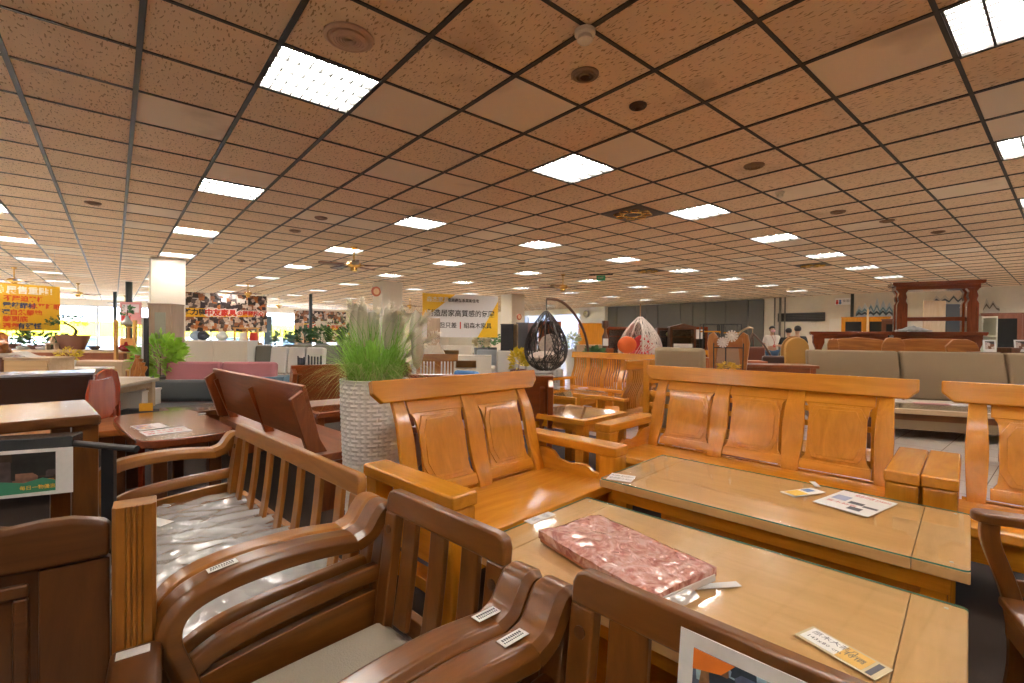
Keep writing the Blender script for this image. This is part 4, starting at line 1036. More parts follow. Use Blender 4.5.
# --- wooden frame sofa with beige back cushion right behind the three-seater
def frame_sofa():
    t = thing('frame_sofa', 'honey ladder-back sofa frame standing back to back with the three-seater', 'sofa', UB(-1.42, 4.95), FA+pi)
    L = 1.95
    for k in range(4):
        x = -L/2+.04+k*(L-.08)/3; box('post', honey('z'), t, x-.035, x+.035, .50, .55, 0, 1.07 if k == 3 else .97, .006)
    for z in (.62, .74, .86, .94): box('rung', honey('x'), t, -L/2+.07, L/2-.07, .515, .54, z-.022, z+.022, .004)
    box('seat', honey('x'), t, -L/2, L/2, 0, .5, .34, .38, .006); box('front_rail', honey('x'), t, -L/2, L/2, .02, .05, .2, .34)
    for s in (-1, 1): box('armrest', honey('y'), t, s*(L/2-.04)-.045, s*(L/2-.04)+.045, -.02, .5, .56, .61, .01); box('arm_post', honey('z'), t, s*(L/2-.04)-.03, s*(L/2-.04)+.03, 0, .06, 0, .56, .006)
    c = thing('back_cushion', 'single beige back cushion on the ladder-back sofa frame', 'cushion', t.matrix_basis @ Vector((0, 0, 0)), FA+pi)
    c.location = UB(-1.42, 4.95); c.location.z = .38
    p = MB().slab(lambda a, b: (.375+.49*a, .33+.10*b*.9, .82*b), 8, 8, (0, .13, 0)).build('cushion_body', flat('beige_canvas', (.36, .28, .17), .85, bump=.3, bscale=240), c, .04)
frame_sofa()

# --- taupe fabric sofa and table beyond
TAUPE = flat('taupe_weave', (.26, .185, .108), .85, bump=.35, bscale=260)
def taupe_sofa():
    a = D(806, 352, 7.3); b = D(1090, 357, 6.1); ax = b-a; ang = math.atan2(ax.y, ax.x); L = 2*1.75
    c = a+ax.normalized()*L/2
    t = thing('taupe_sofa', 'long taupe woven fabric sofa with high back cushions beyond the honey sofas', 'sofa', (c.x, c.y, 0), ang)
    box('base', TAUPE, t, -L/2, L/2, -.75, .1, .12, .30, .02)
    n = 3
    for k in range(n):
        x0 = -L/2+k*L/n
        MB().slab(lambda u, v: (x0+.008+(L/n-.016)*u, -.10-.05*math.sin(pi*v)+.12*v, .45+.68*v), 8, 8, (0, .16, 0)).build('back_cushion', TAUPE, t, .035, seg=3)
        MB().box(x0+.006, x0+L/n-.006, -.78, -.12, .30, .46).build('seat_cushion', flat('cream_seat', (.55, .48, .38), .8), t, .04, seg=3)
    for s in (-1, 1):
        for y in (-.7, .02): box('leg', dark('z'), t, s*(L/2-.1)-.03, s*(L/2-.1)+.03, y-.03, y+.03, 0, .12)
    return t
taupe_sofa()
plain_table('glass_table', 'honey table with glass top and pink paper seen between the three-seater and the right sofa', 'coffee table', ploc(945, 5.05), rad(-24), 1.3, .6, .58, oak, brown, glass=True)
o = thing('pink_paper', 'pink and white folded paper on the table between the two right sofas', 'leaflet', P(938, 404, .584), rad(-20)); box('sheet', flat('pink_paper', (.55, .22, .22), .6), o, -.22, .10, -.05, .05, 0, .004, .001); box('white_half', paper(), o, .10, .24, -.05, .04, 0, .003, .001)

# ================================================================== hanging banners
def banner(name, label, cat, pxa, da, pxb, db, ybot, mat, th=.01):
    """flat board hung between two points (top corners); local x along it, faces -y (towards the camera side)"""
    A = D(*pxa, da); Bp = D(*pxb, db); Bp.z = A.z; ax = Bp-A; L = Vector((ax.x, ax.y, 0)).length; a = math.atan2(ax.y, ax.x)
    zb = D(pxa[0], ybot, da).z; H = A.z-zb
    t = thing(name, label, cat, (A.x, A.y, zb), a)
    box('board', mat, t, 0, L, 0, th, 0, H, 0)
    for x in (.08, L-.08): MB().tube([(x, th/2, H), (x, th/2, CH-zb)], .003, 5).build('cord', flat('cord_grey', (.4, .4, .4), .5), t)
    return t, L, H
def yellow_left():
    t, L, H = banner('hanging_sign', 'yellow hanging sign with white and red characters at the left edge', 'sign', (-24, 281), 8.6, (60, 287), 9.6, 330, flat('sign_yellow', (.72, .40, .02), .45))
    wht = flat('sign_white', (.85, .78, .65), .5); nv = flat('navy_ink', (.04, .05, .12), .5); rd = flat('sign_red', (.62, .07, .01), .5)
    def row(x, y, s, txt, m): lettering(txt, s, m, t, T(x*L, -.004, y*H), depth=.001, bold=.004)
    row(.20, .86, .15, '筒展售重點！', wht)
    row(.30, .68, .115, '不壓迫脊椎', rd); row(.29, .53, .115, '電鍍鋼材', nv); row(.61, .53, .115, '水平睡眠', rd)
    row(.28, .38, .115, '選', nv); row(.37, .38, .115, '自然躺地', rd); row(.29, .24, .115, '躺到底', rd); row(.29, .09, .115, '透氣', rd); row(.46, .09, .115, '有彈性', nv)
yellow_left()
def center_banner():
    t, L, H = banner('hanging_banner', 'white hanging banner with yellow corners and black characters', 'banner', (422.5, 293), 12.5, (498, 297), 13.4, 337, flat('banner_white', (.80, .79, .80), .5))
    y = flat('banner_yellow', (.85, .50, .02), .5)
    MB().prism([(0, H*.40), (L*.42, H), (0, H)], 'y', -.003, 0).build('yellow_corner', y, t)
    MB().prism([(L, 0), (L, H*.88), (L*.72, 0)], 'y', -.003, 0).build('yellow_corner', y, t)
    bk = flat('banner_black', (.03, .025, .025), .5)
    def row(x, yy, s, txt, m): lettering(txt, s, m, t, T(x*L, -.006, yy*H), depth=.001, bold=.0022)
    row(.05, .86, .155, '森杰家具', flat('sign_white', (.85, .78, .65), .5)); row(.32, .86, .10, '您的森林系樂的住宅', bk)
    row(.05, .55, .195, '創造居家高質感的氛圍', bk); row(.21, .27, .165, '但只差', bk); row(.455, .27, .27, '1', red); row(.53, .27, .165, '組森木家具', bk)
center_banner()
def collage_banner(label, pxa, da, pxb, db, yb, txt=True):
    t, L, H = banner('collage_banner', label, 'banner', pxa, da, pxb, db, yb, collage())
    MB().prism([(0, H*.37), (L*.62, H*.40), (L*.82, H*.42), (L*.84, H*.50), (L*.3, H*.60), (0, H*.60)], 'y', -.003, 0).build('yellow_strip', flat('banner_yellow', (.85, .50, .02), .5), t)
    lettering('魅力購', H*.16, flat('banner_black', (.03, .025, .025), .5), t, T(L*.005, -.006, H*.49), depth=.002, bold=.01)
    w_ = lettering('中友家具', H*.185, flat('banner_halo', (.85, .82, .78), .5), t, T(L*.235, -.004, H*.49), depth=.001, bold=.045)
    lettering('中友家具', H*.18, red, t, T(L*.24, -.008, H*.49), depth=.002, bold=.012)
    lettering('の團圓攏心', H*.135, flat('banner_halo', (.85, .82, .78), .5), t, T(L*.615, -.004, H*.50), depth=.001, bold=.035)
    lettering('の團圓攏心', H*.13, red, t, T(L*.62, -.008, H*.50), depth=.002, bold=.008)
    return t
collage_banner('large photo collage banner with a yellow strip and red characters beside the cream column', (183, 291.5), 17.5, (267, 296), 19.5, 331.5)
collage_banner('smaller photo collage banner in the distance, right of the dark pole', (294, 310), 25, (346, 312), 27, 343)

# ------------------------------------------------------------------ columns and poles
def column(label, px0, px1, d, sides=None, z1=CH, extra=None):
    a = D(px0, 300, d); b = D(px1, 300, d); w_ = (b-a).length/1.38
    t = thing('column', label, 'column', ((a.x+b.x)/2, (a.y+b.y)/2+w_*.3, 0), CA)
    cm = flat('column_cream', (.74, .69, .60), .6)
    box('shaft', cm, t, -w_/2, w_/2, -w_/2, w_/2, .1, z1-.001, .01); box('plinth', flat('plinth_grey', (.25, .24, .22), .5), t, -w_/2-.01, w_/2+.01, -w_/2-.01, w_/2+.01, 0, .1)
    return t, w_
c1, cw = column('large cream square column at the left, beside the taupe cabinet', 145, 184, 10.3); c1.location = PQ(.90, 12.98)
column('cream square column with a round red sign, behind the pampas plumes', 371, 401, 14.6)
column('cream column right of the hanging banner, with a small red disc', 501, 524.5, 18.5)
def wall_disc(label, px, py, d, r):
    p = D(px, py, d); t = thing('round_sign', label, 'sign', p, rad(40))
    MB().lathe([(r, 0), (r, .02), (r*.85, .028), (.001, .028)], 24, RX(pi/2)).build('disc', flat('sign_disc_red', (.45, .10, .05), .5), t)
    MB().lathe([(r*.62, .028), (r*.62, .032), (.001, .032)], 20, RX(pi/2)).build('emblem', flat('sign_disc_tan', (.70, .42, .25), .5), t)
wall_disc('oval red and tan sign high on the middle column', 376, 291.5, 14.2, .15); wall_disc('lower round tan sign on the middle column', 389.5, 311, 14.2, .11)
wall_disc('red and yellow round sign on the column right of the banner', 519, 317, 18.1, .12)
for x, d, r, l in ((115, 19, .06, 'slim dark pole to the ceiling, left one of the pair at the windows'), (129, 15.2, .09, 'thick dark pole to the ceiling, right one of the pair at the windows'), (310.5, 19.2, .065, 'dark pole to the ceiling between the two collage banners')):
    t = thing('steel_pole', l, 'pole', ploc(x, d)); MB().tube([(0, 0, .01), (0, 0, CH-.01)], r, 14).build('shaft', flat('pole_dark', (.035, .05, .055), .4), t); MB().lathe([(r*1.9, 0), (r*1.9, .012), (.01, .012)], 16).build('base_plate', flat('pole_dark', (.035, .05, .055), .4), t)
def poster(label, x0, x1, y0, y1, d, mats, name='poster', cat='poster', bars=()):
    A = D(x0, y0, d); B_ = D(x1, y0, d); zb = D(x0, y1, d).z; zb = max(zb, 0)
    t = thing(name, label, cat, (A.x, A.y, 0)); L = B_.x-A.x
    box('panel', mats, t, 0, L, 0, .03, zb, A.z, .004)
    for s in (.03, L-.06): box('stand_leg', flat('stand_grey', (.3, .3, .3), .5), t, s, s+.03, .005, .025, 0, zb)
    for (u0, u1, v0, v1, m) in bars: box('print', m, t, u0*L, u1*L, -.003, 0, zb+(A.z-zb)*v0, zb+(A.z-zb)*v1, 0)
    return t
poster('pink and red poster board behind the thick dark pole', 120, 141, 302, 325, 14, flat('poster_pink', (.70, .30, .28), .6), bars=((.1, .9, .55, .9, flat('poster_pale', (.75, .62, .60), .6)), (.1, .5, .1, .4, red)))
poster('tall pale wood board left of the dark pole', 294, 303.5, 323, 362, 17, oak('z'), 'plywood_board', 'board')
poster('tall pale wood board right of the dark pole', 315.5, 327, 321, 362, 17, flat('pale_panel', (.62, .55, .48), .6), 'plywood_board', 'board')
poster('blue-grey partition board at the right side of the collage banner', 264, 272, 316, 350, 20, flat('partition_blue', (.10, .17, .24), .6), 'partition', 'partition')
poster('light brown upright panel in front of the hanging banner', 427, 440, 318, 358, 12, wood('taupe_wood', (.42, .31, .22), (.34, .25, .18), 'z'), 'plywood_board', 'board')

# ------------------------------------------------------------------ plants
def leafy(name, label, loc, h, r, n, mat, potm=None, pr=.1, ph=.15, leaf=.06, tone=None, shape='ball', cat='plant'):
    t = thing(name, label, cat, loc); rr = random.Random(hash(label) % 999 if False else len(label)*7+int(h*100))
    if potm: MB().lathe([(pr*.7, 0), (pr, ph), (pr*.9, ph), (pr*.85, ph-.02), (.001, ph-.02)], 18).build('pot', potm, t)
    MB().tube([(0, 0, ph-.03), (.01, 0, ph+h*.5)], .008, 6).build('stem', flat('stem_brown', (.12, .07, .03), .7), t)
    mb = MB()
    for k in range(n):
        v = Vector((rr.gauss(0, 1), rr.gauss(0, 1), rr.gauss(0, 1))).normalized()*rr.uniform(.45, 1)
        c = Vector((v.x*r, v.y*r, ph+h*.5+v.z*h*.5)); dd = Vector((v.x, v.y, v.z*.5+.35)).normalized(); s_ = dd.cross(Vector((rr.random(), rr.random(), rr.random()))).normalized()
        l = leaf*rr.uniform(.7, 1.3); b = len(mb.v)
        mb.v += [c, c+dd*l*.5+s_*l*.28, c+dd*l-Vector((0, 0, l*.15)), c+dd*l*.5-s_*l*.28]; mb.f.append([b, b+1, b+2]); mb.f.append([b, b+2, b+3])
    mb.build('foliage', mat, t, smooth=0); return t
gr1 = flat('leaf_bright', (.30, .55, .05), .5, var=.4, bscale=12); gr2 = flat('leaf_dark', (.03, .10, .03), .5, var=.4, bscale=12); gr3 = flat('leaf_mid', (.10, .24, .07), .5, var=.4, bscale=12); ylw = flat('leaf_yellow', (.75, .58, .04), .5, var=.3, bscale=12); teal = flat('leaf_teal', (.16, .30, .26), .5, var=.3, bscale=12)
potb = flat('pot_brown', (.20, .08, .05), .4); potw = flat('pot_white', (.75, .73, .70), .4); potg = flat('pot_grey', (.15, .16, .16), .5)
leafy('potted_plant', 'bright green leafy plant in front of the cream column', ploc(160, 7.4), .62, .30, 420, gr1, potg, .20, .62, .15)

# ------------------------------------------------------------------ left far area
def planter_bench():
    t = thing('display_counter', 'long red-brown counter with potted bonsai on it in front of the street windows', 'counter', ploc(66, 9.0), rad(3))
    ww = wood('counter_wood', (.30, .09, .03), (.20, .05, .018), 'x')
    box('body', ww, t, -1.2, 1.05, 0, .55, 0, .90, .01); box('top_edge', oak('x'), t, -1.22, 1.07, -.02, .57, .90, .95, .006)
    z = .952; b = ploc(66, 9.0)
    def on(px, dz=0, dy=.25): p = D(px, 340, 9.25); return Vector((p.x, p.y, z))
    leafy('bonsai', 'dark green wide shrub on the counter, left end under the yellow sign', on(12), .42, .30, 260, gr3, potb, .16, .10, .10)
    leafy('bonsai', 'low dark green shrub in the middle of the counter', on(42), .22, .45, 300, gr2, potb, .22, .08, .09)
    leafy('bonsai', 'low grey-green shrub right of the dark shrub on the counter', on(58), .16, .16, 120, gr3, potb, .10, .07, .08)
    t2 = thing('bonsai', 'dark bonsai tree in a wide brown pot on the counter', 'plant', on(73))
    MB().lathe([(.20, 0), (.30, .26), (.31, .28), (.27, .28), (.26, .24), (.001, .24)], 24, Matrix.Diagonal((1, .7, 1, 1))).build('pot', potb, t2)
    MB().tube(smooth_path([(0, 0, .24), (.06, 0, .36), (-.04, 0, .46), (-.18, 0, .52)], 4), [.03]*5+[.02]*8, 7).build('trunk', flat('trunk', (.06, .04, .03), .8), t2)
    mb = MB(); rr = random.Random(3)
    for k in range(300):
        cx, cz = rr.choice(((-.20, .56), (0, .62), (.16, .5), (-.34, .50))); v = Vector((rr.gauss(0, .09), rr.gauss(0, .08), rr.gauss(0, .025))); c = Vector((cx, 0, cz))+v; q = len(mb.v)
        a = rr.uniform(0, 6.28); mb.v += [c, c+Vector((cos(a)*.05, sin(a)*.05, .02)), c+Vector((cos(a+1)*.05, sin(a+1)*.05, .03))]; mb.f.append([q, q+1, q+2])
    mb.build('foliage', gr2, t2, smooth=0)
    o = thing('bowl', 'small dark bowl on the counter right of the bonsai', 'bowl', on(95)); MB().lathe([(.05, 0), (.13, .07), (.12, .07), (.04, .02), (.001, .02)], 18).build('bowl_body', flat('bowl_dark', (.06, .03, .02), .3), o)
    for px, s, l in ((31, .08, 'white stone on the counter, left one'), (49, .07, 'pale stone on the counter, right one')):
        o = thing('ornamental_stone', l, 'stone', on(px)-Vector((0, .15, 0))); MB().ball((0, 0, s*.45), s, 8, sq=(1.5, 1, .55)).build('stone_body', flat('stone_white', (.7, .68, .65), .6), o)
    o = thing('wood_ornament', 'little carved wooden stool ornament on the counter', 'ornament', on(61)-Vector((0, .18, 0))); mb = MB(); mb.box(-.11, .11, -.05, .05, .10, .13); [mb.box(x-.015, x+.015, -.04, .04, 0, .10) for x in (-.08, .08)]; mb.lathe([(.03, .13), (.05, .17), (.02, .24), (.001, .25)], 10); mb.build('stool_body', oak('x'), o)
planter_bench()
def frame_stand():
    t = thing('wooden_stand', 'orange wooden post frame with shelves at the right end of the counter', 'shelf', ploc(125, 8.7), rad(4)); w_ = wood('pine', (.62, .33, .10), (.5, .25, .06), 'z')
    for x in (-.16, .17): box('post', w_, t, x-.025, x+.025, -.02, .03, 0, 1.52, .004)
    box('post', w_, t, .15, .19, .3, .34, 0, 1.5, .004); box('post', w_, t, -.18, -.14, .3, .34, 0, 1.5, .004)
    for z in (.60, .93, 1.40): box('shelf', w_, t, -.18, .19, 0, .34, z-.02, z, .003)
    o = thing('red_pot', 'dark red round pot on the wooden post frame', 'pot', ploc(126, 8.85, .935)); MB().lathe([(.05, 0), (.12, .05), (.11, .10), (.03, .13), (.02, .18), (.001, .19)], 18).build('pot_body', flat('pot_red', (.30, .02, .02), .25), o)
    o = thing('orange_card', 'orange card behind the red pot', 'card', ploc(128, 8.95, .935)); box('sheet', flat('card_orange', (.75, .38, .10), .6), o, -.16, .16, .0, .02, .03, .25)
    o = thing('glass_vase', 'grey glass vase with green twigs on top of the wooden post frame', 'vase', ploc(127, 8.8, 1.405)); MB().lathe([(.03, 0), (.11, .05), (.05, .12), (.02, .2), (.001, .2)], 16).build('vase_body', flat('vase_grey', (.40, .42, .40), .15), o)
    leafy('twigs', 'green twigs standing in the grey vase', ploc(127, 8.8, 1.60), .22, .10, 60, gr3, None, .1, .0, .07)
frame_stand()
# leaning driftwood and black board edge by the column
t = thing('driftwood', 'tall twisted driftwood pieces leaning by the black board', 'driftwood', ploc(133, 6.6))
for k in range(4):
    r = random.Random(k+2); MB().tube(smooth_path([(-.20+.07*k+.01*r.random(), .02*k, 0), (-.12+.06*k, .02, .3), (-.08+.05*k+.03*r.random(), .04, .62), (.02+.03*k, .06, .98-.05*k)], 5), [.035+.012*math.sin(q*1.7+k) for q in range(16)], 7).build('branch', slabw('z'), t)
poster('black upright board edge with a pale front beside the cream column', 141.5, 147.5, 318, 384, 6.9, flat('board_black', (.02, .02, .02), .4), 'display_board', 'board', bars=((.0, .35, .0, 1., flat('board_pale', (.55, .54, .52), .5)),))
def taupe_cab():
    m = wood('taupe_oak', (.38, .27, .20), (.30, .21, .15), 'z')
    t = cab('glass_door_cabinet', 'tall taupe cabinet with a small glass door against the cream column', 'cabinet', ploc(160, 9.0), rad(2), .44, .35, 1.85, m, 1)
    box('glass_pane', flat('cab_glass', (.32, .33, .27), .15), t, -.08, .12, -.03, -.018, 1.1, 1.68, .003)
taupe_cab()
# white cabinets and counter in front of the collage
cab('white_counter', 'white reception counter below the large collage banner', 'counter', ploc(214, 11.5), rad(3), 1.6, .5, 1.12, white_lac(), 2, door_m=flat('counter_cream', (.62, .56, .46), .4))
cab('white_counter', 'smaller grey-white counter right of the reception counter', 'counter', ploc(247, 12.3), rad(3), .75, .5, 1.0, flat('grey_white', (.6, .6, .58), .4), 1)
for x, nm_, ct_, l, c in ((196, 'clothes_heap', 'clothes', 'pale blue clothes heap on the left end of the white counter', (.30, .42, .55)), (203, 'backpack', 'backpack', 'dark backpack on the white counter', (.05, .06, .08)), (222, 'white_bowl', 'bowl', 'white rounded ornament on the middle of the white counter', (.75, .75, .72))):
    o = thing(nm_, l, ct_, ploc(x, 11.65, 1.12)); MB().ball((0, 0, .11), .16, 10, sq=(1.0, .6, .72)).build('bundle', flat('item_%d' % x, c, .6), o)
def wood_rack():
    t = thing('wooden_rack', 'small orange wooden rack with white and red items in front of the yellow window', 'rack', ploc(247, 12.4, 1.0)); w_ = wood('pine', (.62, .33, .10), (.5, .25, .06), 'x')
    box('rack_base', w_, t, -.35, .32, -.1, .2, 0, .06, .004)
    for x in (-.32, .0, .28): box('post', w_, t, x-.02, x+.02, -.02, .02, .06, .42, .003)
    box('rack_top', w_, t, -.35, .32, -.05, .05, .42, .45, .003)
    o = thing('roll', 'white paper roll in the wooden rack', 'roll', ploc(243, 12.35, 1.065)); MB().lathe([(.09, 0), (.09, .26), (.001, .26)], 16).build('roll_body', paper(), o)
    o = thing('roll', 'red round box in the wooden rack', 'box', ploc(253.5, 12.35, 1.065)); MB().lathe([(.08, 0), (.10, .12), (.08, .26), (.001, .26)], 16).build('box_body', red, o)
wood_rack()
# sofas and chairs in the bright left-middle
fabric_sofa('fabric_sofa', 'light grey tufted sofa in front of the distant window', ploc(276, 9.6), rad(-8), 1.25, flat('light_grey_fabric', (.50, .48, .45), .85), zb=1.02, n=3, arms=False)
fabric_sofa('fabric_sofa', 'olive grey long sofa left of the dark pole in the distance', ploc(318, 12.2), rad(5), 2.6, flat('olive_grey', (.17, .17, .13), .85), zb=1.02, n=3)
fabric_sofa('fabric_sofa', 'dark grey sofa back behind the tufted sofa, at left', ploc(255, 11.2), rad(0), 1.1, flat('dark_olive', (.13, .13, .11), .85), zb=1.0, n=1)
fabric_sofa('fabric_sofa', 'light grey sofa behind the black hanging egg chair and the television stand', ploc(526, 10.3), rad(0), 1.65, flat('light_grey_fabric', (.50, .48, .45), .85), zb=.96, n=2)
fabric_sofa('fabric_sofa', 'small light grey armchair left of the white television stand', ploc(437, 7.9), rad(20), .95, flat('light_grey_fabric', (.50, .48, .45), .85), zb=.82, n=1)
fabric_sofa('fabric_sofa', 'pale blue-grey sofa behind the pampas plumes at right', ploc(497, 12.4), rad(0), 1.5, flat('blue_grey', (.36, .40, .44), .85), zb=.92, n=2)
fabric_sofa('lounge_chair', 'blue upholstered lounge chair behind the small slatted chair', ploc(437, 7.0), rad(-30), .75, flat('denim_blue', (.06, .17, .34), .8), zb=.74, n=1)
for x, d, l in ((287, 7.2, 'black wire chair with tan curved legs left of the red-brown bench, nearer'), (303, 7.6, 'black wire chair left of the red-brown bench, farther')):
    t = thing('wire_chair', l, 'chair', ploc(x, d), rad(20+x)); k = black_metal()
    for s in (-1, 1):
        MB().tube(smooth_path([(s*.2, -.2, 0), (s*.21, -.18, .44), (s*.2, .0, .48)], 4), .012, 6).build('leg', k, t); MB().tube([(s*.2, .22, 0), (s*.19, .2, .95)], .012, 6).build('back_post', k, t)
    for q in range(5): box('slat', k, t, -.18+.09*q-.015, -.18+.09*q+.015, .195, .21, .5, .93, .002)
    box('seat', flat('seat_tan', (.40, .22, .07), .6), t, -.22, .22, -.22, .22, .44, .48, .01)
cab('blue_stool', 'blue-grey box stool by the black wire chairs', 'stool', ploc(270, 7.4), .2, .4, .4, .62, flat('stool_blue', (.10, .20, .30), .7), 0)
leafy('potted_plant', 'teal spiky plant in a pale wooden planter by the bright window', ploc(283, 13.5), .42, .30, 160, teal, oak('x'), .26, .95, .16)
leafy('potted_plant', 'dark green round topiary right of the dark pole', ploc(323, 15.2), .55, .27, 260, gr2, potg, .2, 1.0, .14)
leafy('potted_plant', 'dark green round topiary left of the dark pole', ploc(304, 15.8), .5, .25, 240, gr2, potg, .2, 1.0, .14)
leafy('potted_plant', 'dark green topiary behind the grass at the left of the middle column', ploc(348, 13.8), .6, .28, 260, gr2, potg, .2, .95, .14)
leafy('potted_plant', 'yellow flowering plant behind the grass', ploc(358, 14.5), .5, .24, 200, ylw, potg, .2, 1.0, .12)
# tables at the left
plain_table('white_table', 'white table carrying the yellow flowers, before the long counter', 'table', ploc(74, 6.6), rad(8), .75, .45, .80, lambda a: white_lac(), lambda a: white_lac(), leg=.04, th=.03)
leafy('flower_pot', 'small yellow-green flowers in a white pot on the white table', ploc(68, 6.45, .80), .16, .13, 160, ylw, potw, .09, .11, .05)
plain_table('pale_table', 'pale wooden bench-table right of the yellow flowers', 'table', ploc(104, 7.6), rad(4), .85, .4, .84, oak, oak, leg=.08, th=.06)
plain_table('white_table', 'second white round-cornered table below the pale bench-table', 'table', ploc(112, 6.2), rad(4), .7, .4, .70, lambda a: white_lac(), lambda a: white_lac(), leg=.04, th=.03)
plain_table('marble_table', 'large beige table top behind the dark cabinet', 'table', ploc(83, 5.3), rad(12), 1.1, .9, .74, lambda a: flat('beige_top', (.55, .46, .36), .3), oak, th=.04)
cab('pale_cabinet', 'pale wooden cabinet with dark outline at the left, before the counter', 'cabinet', ploc(27, 5.9), rad(8), .50, .4, .97, oak('x'), 1, door_m=wood('pale_door', (.60, .40, .20), (.5, .33, .16), 'x'), handle=black_metal())
t = thing('root_sculpture', 'orange-brown carved root sculpture at the left edge', 'sculpture', ploc(-4, 6.9, .0)); 
MB().box(-.25, .25, -.15, .2, 0, .92).build('stand', dark('x'), t, .01)
mb = MB()
for k in range(9):
    r = random.Random(k+11); mb.tube(smooth_path([(r.uniform(-.12, .12), 0, .90), (r.uniform(-.18, .18), r.uniform(-.1, .1), 1.0), (r.uniform(-.18, .2), r.uniform(-.1, .1), 1.1), (r.uniform(-.1, .16), 0, 1.24)], 5), [.045+.02*math.sin(q+k) for q in range(16)], 7)
mb.build('root', slabw('z'), t)
o = thing('cloth', 'light grey folded cloth right of the root sculpture', 'cloth', ploc(16, 6.0, .97)); MB().slab(lambda a, b: ((a-.5)*.5, (b-.5)*.25, .012+.05*math.sin(pi*a)**2+.01*math.sin(9*a+4*b)), 14, 6, (0, 0, -.012)).build('cloth_body', flat('cloth_grey', (.55, .53, .50), .9), o)
cab('shop_counter', 'low white display block between the grey sofa and the chairs', 'display block', ploc(128, 5.6), rad(10), .30, .4, .60, white_lac(), 0)

# ------------------------------------------------------------------ centre far area
def tv_stand(label, px, d, rz, L, H, slot):
    t = thing('tv_stand', label, 'cabinet', ploc(px, d), rz); w_ = flat('stand_cream', (.74, .68, .58), .4)
    z0 = .16
    mb = MB(); a, b = slot; zt = H-.10; zl = H-.10-.16
    mb.box(-L/2, L/2, 0, .4, z0, zl); mb.box(-L/2, L/2, 0, .4, zt, H); mb.box(-L/2, a*L, 0, .4, zl, zt); mb.box(b*L, L/2, 0, .4, zl, zt); mb.box(a*L, b*L, .36, .4, zl, zt)
    mb.build('body', w_, t); box('niche', wood('niche_wood', (.50, .28, .08), (.4, .2, .05), 'x'), t, a*L, b*L, .34, .36, zl, zt, 0)
    for s in (-1, 1):
        for y in (.04, .36): box('leg', oak('z'), t, s*(L/2-.08)-.02, s*(L/2-.08)+.02, y-.02, y+.02, 0, z0)
    return t
tv_stand('cream television stand with a dark niche, upper one behind', 446, 10.6, rad(2), 1.15, 1.06, (-.15, .25)); tv_stand('cream television stand with honey niche on wooden legs, nearer one', 470, 9.4, rad(2), .85, .90, (-.35, .15))
t = thing('cream_lamp_panel', 'pale triangular cushion-like panel behind the plumes', 'panel', ploc(425, 9.9)); MB().prism([(-.35, .5), (.0, .75), (.28, 1.16), (.42, .9), (.42, .5)], 'y', 0, .08).build('panel_body', flat('cream_panel', (.62, .54, .44), .8), t, .02); box('stand', oak('z'), t, -.03, .03, .01, .06, 0, .62)
def shelf_unit(label, px, d, L, H, m, n=3, cols=1, fill=None, rz=0, z0=0):
    t = thing('shelf_unit', label, 'shelf', ploc(px, d, z0), rz)
    mb = MB(); mb.box(-L/2, -L/2+.025, 0, .35, 0, H); mb.box(L/2-.025, L/2, 0, .35, 0, H); mb.box(-L/2, L/2, .33, .35, 0, H); mb.build('frame', m, t)
    for k in range(n+1): box('shelf', m, t, -L/2+.025, L/2-.025, 0, .33, k*(H-.03)/n, k*(H-.03)/n+.025, 0)
    for k in range(1, cols): box('divider', m, t, -L/2+k*L/cols-.01, -L/2+k*L/cols+.01, 0, .33, 0, H-.03, 0)
    return t
shelf_unit('pale shelf unit with dark boxes below the column right of the banner', 510, 12.5, .42, 1.62, oak('x'), 4)
cab('dark_cabinet', 'black cabinet standing on the pale shelf, right of the banner', 'cabinet', ploc(507, 12.0), 0, .32, .3, 1.60, flat('cab_black', (.03, .03, .035), .4), 0)
cab('dark_cabinet', 'charcoal cabinet at the foot of the column right of the banner', 'cabinet', ploc(522, 13.5), 0, .32, .3, 1.68, flat('cab_charcoal', (.07, .07, .08), .4), 1)
cab('wood_cabinet', 'mauve-grey wardrobe behind the black hanging egg chair', 'wardrobe', ploc(532, 16), 0, .34, .4, 1.75, wood('mauve_wood', (.20, .12, .12), (.14, .09, .09), 'z'), 1)
cab('wood_cabinet', 'red-brown wardrobe behind the black hanging egg chair', 'wardrobe', ploc(550, 16), 0, .75, .5, 1.80, redwood('z'), 2)
cab('wood_cabinet', 'honey cabinet in the distance right of the arched stand', 'cabinet', ploc(593, 17), 0, .95, .5, 1.78, honey('z'), 2)
cab('wood_cabinet', 'pale cream chest below the distant honey cabinet', 'chest', ploc(594, 14), 0, 1.0, .5, 1.05, oak('x'), 2)
leafy('potted_plant', 'yellow flowering shrub right of the hanging banner', ploc(519, 9.6), .40, .20, 260, ylw, potb, .18, .62, .10)
leafy('potted_plant', 'mixed flower arrangement under the right end of the banner', ploc(489, 14), .45, .30, 200, gr3, potg, .24, .95, .12)
leafy('potted_plant', 'white and yellow flower bunch at the right end under the banner', ploc(481, 13.6), .3, .25, 160, flat('flower_cream', (.72, .62, .35), .6, var=.4, bscale=12), potg, .2, .95, .1)
leafy('potted_plant', 'upright green plant at the foot of the arched chair stand', ploc(594, 10.5), .42, .20, 240, gr3, potb, .14, .60, .16)
leafy('potted_plant', 'small pale green plant between the black egg chair and the arched stand', ploc(572, 14.5), .55, .22, 160, flat('leaf_pale', (.45, .48, .22), .6, var=.3), potw, .2, .9, .12)
